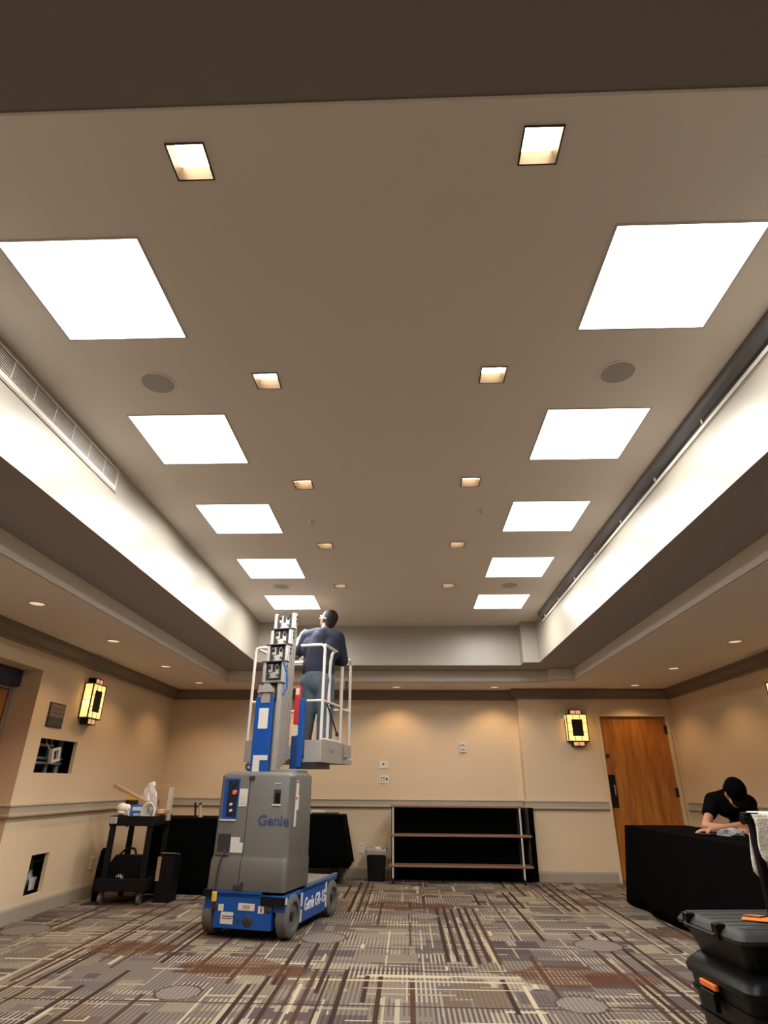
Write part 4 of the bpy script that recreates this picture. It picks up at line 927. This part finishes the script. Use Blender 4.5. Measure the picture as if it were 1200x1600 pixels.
ell(bm, (-.105, .01, .96), (.085, .11, .14)); ell(bm, (.105, .01, .96), (.085, .11, .14)); ell(bm, (-.12, .04, 1.18), (.10, .115, .15)); ell(bm, (.12, .04, 1.15), (.105, .115, .15))
caps(bm, [shL, (-.05, .06, 1.35), (.06, .06, 1.345), shR], [.078, .082, .082, .080]); caps(bm, [shL, (-.27, .06, 1.15)], [.075, .058]); caps(bm, [shR, elR, (.12, .23, 1.07)], [.080, .064, .056])
ell(bm, (.015, .055, 1.365), (.105, .095, .055)); ell(bm, (.03, .065, 1.395), (.078, .078, .035))
fuse('shirt', bm, NAVY, p1, vox=.012, sm=5)
bm = B()
caps(bm, [(0, 0, .86), (0, 0, .80)], [.150, .150]); caps(bm, [(-.085, 0, .80), kL, (-.128, -.005, .10)], [.118, .092, .080]); caps(bm, [(.085, 0, .80), kR, (.118, -.012, .10)], [.118, .092, .080])
fuse('jeans', bm, JEAN, p1, vox=.012, sm=5)
bm = B(); 
def he(bm, P, R, a, r, s): 
    mx = Matrix.Translation(P(*a)) @ R.to_4x4() @ Matrix.Diagonal((r[0]*s, r[1]*s, r[2]*s, 1)); bmesh.ops.create_uvsphere(bm, u_segments=18, v_segments=12, radius=1, matrix=mx)
he(bm, HP, HR, (-.030, 0, .036), (.094, .084, .092), 1.03); he(bm, HP, HR, (-.060, 0, -.02), (.058, .066, .06), 1.03)
fuse('hair', bm, HAIR, p1, vox=.01, sm=2)
bm = B(); tube(bm, [HP(.055-.12*t_, .083, .012+.01*t_) for t_ in (0, .3, .6, 1)], .0045, 8); tube(bm, [HP(.055-.12*t_, -.083, .012+.01*t_) for t_ in (0, .3, .6, 1)], .0045, 8); obj('glasses_arm', bm, LABEL, p1)
bm = B()
def ghand(bm, w_, d, n, side): hand(bm, w_, d, n, curl=.3 if side > 0 else .5, side=side, r=.0115)
ghand(bm, wrL, (.12, .62, .75), (.9, -.1, -.1), 1); caps(bm, [wrL, Vector(wrL)+Vector((-.006, .0, -.06))], [.036, .042]); 
fuse('glove', bm, GLOVE, p1, vox=.006, sm=2)
bm = B(); ghand(bm, wrR, (-.95, .05, .05), (0, .4, .9), -1); caps(bm, [wrR, Vector(wrR)+Vector((.06, -.04, -.02))], [.036, .040]); fuse('glove', bm, GLOVE, p1, vox=.006, sm=2)
for a_ in (aL, aR):
    bm = B(); ell(bm, (a_[0], .06, .04), (.048, .14, .038)); ell(bm, (a_[0], -.02, .06), (.045, .06, .055)); bx(bm, a_[0]-.045, a_[0]+.045, -.07, .19, .002, .022); fuse('shoe', bm, BLACK, p1, vox=.008, sm=3)

# worker bent over the long table on the right, forearms on the cloth
BLKT = mat('black_tshirt', (.003, .003, .004), .95, noise=.3, nscale=20, bump=.25, bscale=60, spec=.04)
KHAKI = mat('dark_trousers', (.02, .02, .024), .9, noise=.2, bump=.2, bscale=70)
CAP = mat('black_cap', (.0025, .0025, .003), .95, noise=.2, bump=.2, bscale=200, spec=.04)
bw = Vector((3.60, 7.10, 0))
# local: +y away from the camera; leaning towards (-x, -y) over the table
pel = (.0, .03, .90); ch = (-.30, -.36, 1.015); nk = (-.37, -.53, 1.09); hc = (-.385, -.64, 1.115)
sR, eR, wR = (-.475, -.34, 1.045), (-.715, -.60, .828), (-.50, -.76, .808)     # the arm on the left of the photograph
sL, eL, wL = (-.225, -.53, 1.03), (-.39, -.72, .845), (-.76, -.80, .806)
bm = B()
caps(bm, [pel, (-.14, -.15, .97), ch, (-.33, -.44, 1.05)], [.13, .125, .13, .11]); caps(bm, [sR, (-.345, -.45, 1.05), sL], [.055, .08, .055])
caps(bm, [(-.345, -.46, 1.06), nk, (-.38, -.58, 1.11)], [.062, .055, .055])
caps(bm, [sR, eR, wR], [.050, .041, .030]); caps(bm, [sL, eL, wL], [.050, .041, .030])
caps(bm, [(-.05, .06, .86), (-.06, .06, .47), (-.05, .08, .09)], [.09, .06, .045]); caps(bm, [(.09, .05, .86), (.11, .06, .47), (.12, .08, .09)], [.09, .06, .045])
HP2, HR2 = head_shape(bm, hc, (-.10, -.62, -.78), (-.10, -.75, .62), 1.06)
hand(bm, wR, (.95, -.2, -.03), (0, 0, -1), curl=.30, side=-1, L=.165); hand(bm, wL, (-.95, .1, -.03), (0, 0, -1), curl=.30, side=1, L=.165)
p2 = fuse('person', bm, SKIN, None, vox=.0085, sm=3); p2.location = bw
tag(p2, 'person in black cap and black t-shirt bent over the black-clothed table on the right', 'person')
eyes(p2, HP2, 1.06)
bm = B()
caps(bm, [pel, (-.14, -.15, .98), ch, (-.34, -.44, 1.045)], [.15, .145, .15, .13]); caps(bm, [sR, (-.40, -.41, 1.06), (-.29, -.49, 1.06), sL], [.080, .09, .09, .080])
caps(bm, [sR, (-.60, -.475, .938)], [.082, .068]); caps(bm, [sL, (-.315, -.63, .94)], [.080, .068]); ell(bm, (-.32, -.40, .97), (.17, .14, .09))
fuse('t_shirt', bm, BLKT, p2, vox=.012, sm=5)
bm = B(); caps(bm, [(.0, .05, .92), (.01, .06, .86)], [.145, .145]); caps(bm, [(-.05, .06, .84), (-.06, .06, .47), (-.05, .08, .10)], [.11, .08, .07]); caps(bm, [(.09, .05, .84), (.11, .06, .47), (.12, .08, .10)], [.11, .08, .07])
fuse('trousers', bm, KHAKI, p2, vox=.012, sm=5)
bm = B(); he(bm, HP2, HR2, (-.016, 0, .045), (.110, .092, .094), 1.06); he(bm, HP2, HR2, (.10, 0, .030), (.085, .078, .012), 1.06); he(bm, HP2, HR2, (-.05, 0, .0), (.078, .088, .07), 1.06)
fuse('cap', bm, CAP, p2, vox=.008, sm=3)
for x_, y_ in ((-.05, .08), (.12, .08)):
    bm = B(); ell(bm, (x_, y_-.07, .04), (.05, .13, .038)); ell(bm, (x_, y_, .06), (.045, .06, .055)); bx(bm, x_-.045, x_+.045, y_-.19, y_+.06, .002, .022); fuse('shoe', bm, BLACK, p2, vox=.008, sm=3)
t = thing('phone', 'dark phone on the black table in front of the bent worker', 'phone', (2.72, 6.18, TRZ+.003), math.radians(30))
boxo('body', BLACK, t, -.045, .045, -.08, .08, 0, .012, bevel=.004); boxo('screen', INK, t, -.041, .041, -.074, .074, .0121, .0128)
t = thing('grey_rag', 'crumpled light grey rag on the black table beside the phone', 'rag', (2.92, 6.10, TRZ+.002))
bm = B(); bmesh.ops.create_icosphere(bm, subdivisions=3, radius=1)
for v in bm.verts:
    k = 1+.25*math.sin(v.co.x*6+v.co.y*5)+.12*math.sin(v.co.y*11); v.co = Vector((v.co.x*.10*k, v.co.y*.06*k, max(0, .022+v.co.z*.035*k)))
obj('bundle', bm, mat('rag_grey', (.34, .34, .37), .9, noise=.2, nscale=20, bump=.3), t, smooth=True)

# ------------------------------------------------------------------ tool boxes on the right
TB = (1.665, 3.24, 0); TR = math.radians(6)
t = thing('rolling_toolbox', 'large black wheeled tool chest at the lower right with telescopic handle', 'toolbox', TB, TR)
PLAS = mat('tool_plastic', (.004, .004, .0045), .36, noise=.25, nscale=30, bump=.12, bscale=220, spec=.22)
PLAS2 = mat('tool_lid', (.030, .030, .028), .55, noise=.2, nscale=25, bump=.15, bscale=200, spec=.25)
hx, hy = .33, .245
bm = B(); loft(bm, [rrect(-hx+.05, hx-.05, -hy+.04, hy-.04, .05, .05), rrect(-hx+.03, hx-.03, -hy+.02, hy-.02, .14, .05), rrect(-hx, hx, -hy, hy, .40, .05)]); obj('body', bm, PLAS, t, smooth=True)
bm = B(); loft(bm, [rrect(-hx-.012, hx+.012, -hy-.012, hy+.012, .402, .055), rrect(-hx-.016, hx+.016, -hy-.016, hy+.016, .425, .055), rrect(-hx-.004, hx+.004, -hy-.004, hy+.004, .445, .05), rrect(-hx+.03, hx-.03, -hy+.03, hy-.03, .478, .05)]); obj('lid', bm, PLAS, t, smooth=True)
for z in (.18, .26, .34):
    bm = B(); k = (z-.14)/.26*.03; loft(bm, [rrect(-hx+.024-k, hx-.024+k, -hy+.014-k, hy-.014+k, z-.006, .05), rrect(-hx+.022-k, hx-.022+k, -hy+.012-k, hy-.012+k, z+.006, .05)]); obj('rib', bm, PLAS, t, smooth=True)
boxo('latch', ORANGE, t, -hx-.024, -hx-.004, -.015, .105, .375, .398, bevel=.004)
boxo('latch', PLAS, t, -hx-.03, -hx-.004, -.005, .10, .30, .367, bevel=.004)
bm = B(); bx(bm, -.12, .12, -hy-.03, -hy-.004, .25, .36); obj('front_latch', bm, PLAS, t, bevel=.008)
for sx in (-1, 1):
    bm = B(); cyl(bm, (sx*.29-.025, hy-.06, .09), (sx*.29+.025, hy-.06, .09), .088, n=22); obj('wheel', bm, RUBBER, t, smooth=True)
    bm = B(); bx(bm, sx*.24-.03, sx*.24+.03, -hy+.05, -hy+.12, .002, .06); obj('foot', bm, PLAS, t, bevel=.006)
bm = B()
for xx in (-.19, .21): bx(bm, xx-.017, xx+.017, -hy-.055, -hy-.025, .22, 1.04)
obj('handle_pole', bm, PLAS, t, bevel=.006)
bm = B(); tube(bm, rnd([(-.235, -hy-.04, 1.045), (-.19, -hy-.04, 1.052), (.21, -hy-.04, 1.052), (.25, -hy-.04, 1.045)], .02), .020, 12); obj('handle_grip', bm, PLAS, t, smooth=True)
boxo('grip_edge', DARK, t, -.225, -.165, -hy-.06, -hy-.022, 1.070, 1.074)
for xx in (-.19, .21): boxo('handle_bracket', PLAS, t, xx-.03, xx+.03, -hy-.06, -hy-.016, .36, .42, bevel=.004)
t2 = thing('tool_case', 'black tool case with orange lid label stacked on the wheeled chest', 'toolbox', (TB[0], TB[1], .4795), TR)
bm = B(); loft(bm, [rrect(-hx+.05, hx-.05, -hy+.04, hy-.04, 0, .04), rrect(-hx+.01, hx-.01, -hy+.01, hy-.01, .105, .04)]); obj('body', bm, PLAS, t2, smooth=True)
bm = B(); loft(bm, [rrect(-hx-.01, hx+.01, -hy-.01, hy+.01, .106, .035), rrect(-hx-.012, hx+.012, -hy-.012, hy+.012, .12, .035), rrect(-hx, hx, -hy, hy, .135, .03), rrect(-hx+.02, hx-.02, -hy+.02, hy-.02, .152, .03)]); obj('lid', bm, PLAS2, t2, smooth=True)
for k in range(6):
    boxo('lid_rib', PLAS2, t2, -hx+.04, hx-.05, -.20+k*.075, -.18+k*.075, .152, .1535, bevel=.0007)
bm = B(); tube(bm, rnd([(-hx-.004, .14, .135), (-hx-.028, .14, .115), (-hx-.028, -.10, .115), (-hx-.004, -.10, .135)], .012), .005, 8); obj('bail_handle', bm, CHROME if False else DARK, t2, smooth=True)
for yy in (.14, -.10): boxo('latch', PLAS, t2, -hx-.024, -hx+.02, yy-.022, yy+.022, .10, .158, bevel=.004)
bm = B()
poly = [(-.18, -.03), (-.05, -.115), (.06, -.06), (.02, .045), (-.10, .07)]
A = [bm.verts.new((x, y, .1565)) for x, y in poly]; C = [bm.verts.new((x, y, .159)) for x, y in poly]; bm.faces.new(A[::-1]); bm.faces.new(C)
for i in range(5): bm.faces.new((A[i], A[(i+1) % 5], C[(i+1) % 5], C[i]))
obj('lid_label', bm, ORANGE, t2)
bm = B(); tube(bm, [(-.13, .03, .160), (-.08, -.01, .160), (-.02, .02, .160), (.03, .0, .160)], .006, 6); obj('label_mark', bm, PLAS2, t2)
# towel over the handle
bm = B(); rows = []; NX = 22
prof = []
for i in range(9): prof.append((-hy-.066-.012*(i == 0), .80+.03*i))
for i in range(9): a = PI*i/8; prof.append((-hy-.04-.024*math.cos(a), 1.052+.024*math.sin(a)))
for i in range(13): prof.append((-hy-.014, 1.04-.016*i))
for k, (yy, zz) in enumerate(prof):
    row = []
    for i in range(NX):
        u_ = i/(NX-1); wv = .012*math.sin(u_*17+zz*6)*min(1, abs(zz-1.07)*9); hang = 0
        if k < 9: hang = (.05*math.sin(u_*5+1)+.05)*(1-k/9)
        if k > 17: hang = -(.07*math.sin(u_*6))*(k-17)/13
        xx = -.205+u_*.38*(1+.12*max(0, 1.0-zz))
        row.append(bm.verts.new((xx+.01*math.sin(zz*20), yy+wv-(abs(wv) if k < 9 else -abs(wv)), zz+hang)))
    rows.append(row)
for a, b in zip(rows, rows[1:]):
    for i in range(NX-1): bm.faces.new((a[i], a[i+1], b[i+1], b[i]))
tw = obj('towel', bm, TOWEL, None, smooth=True); tw.location = TB; tw.rotation_euler = (0, 0, TR)
md = tw.modifiers.new('thick', 'SOLIDIFY'); md.thickness = .005; md.offset = 0
tag(tw, 'stained white towel hung over the tool chest handle at the right edge', 'towel')
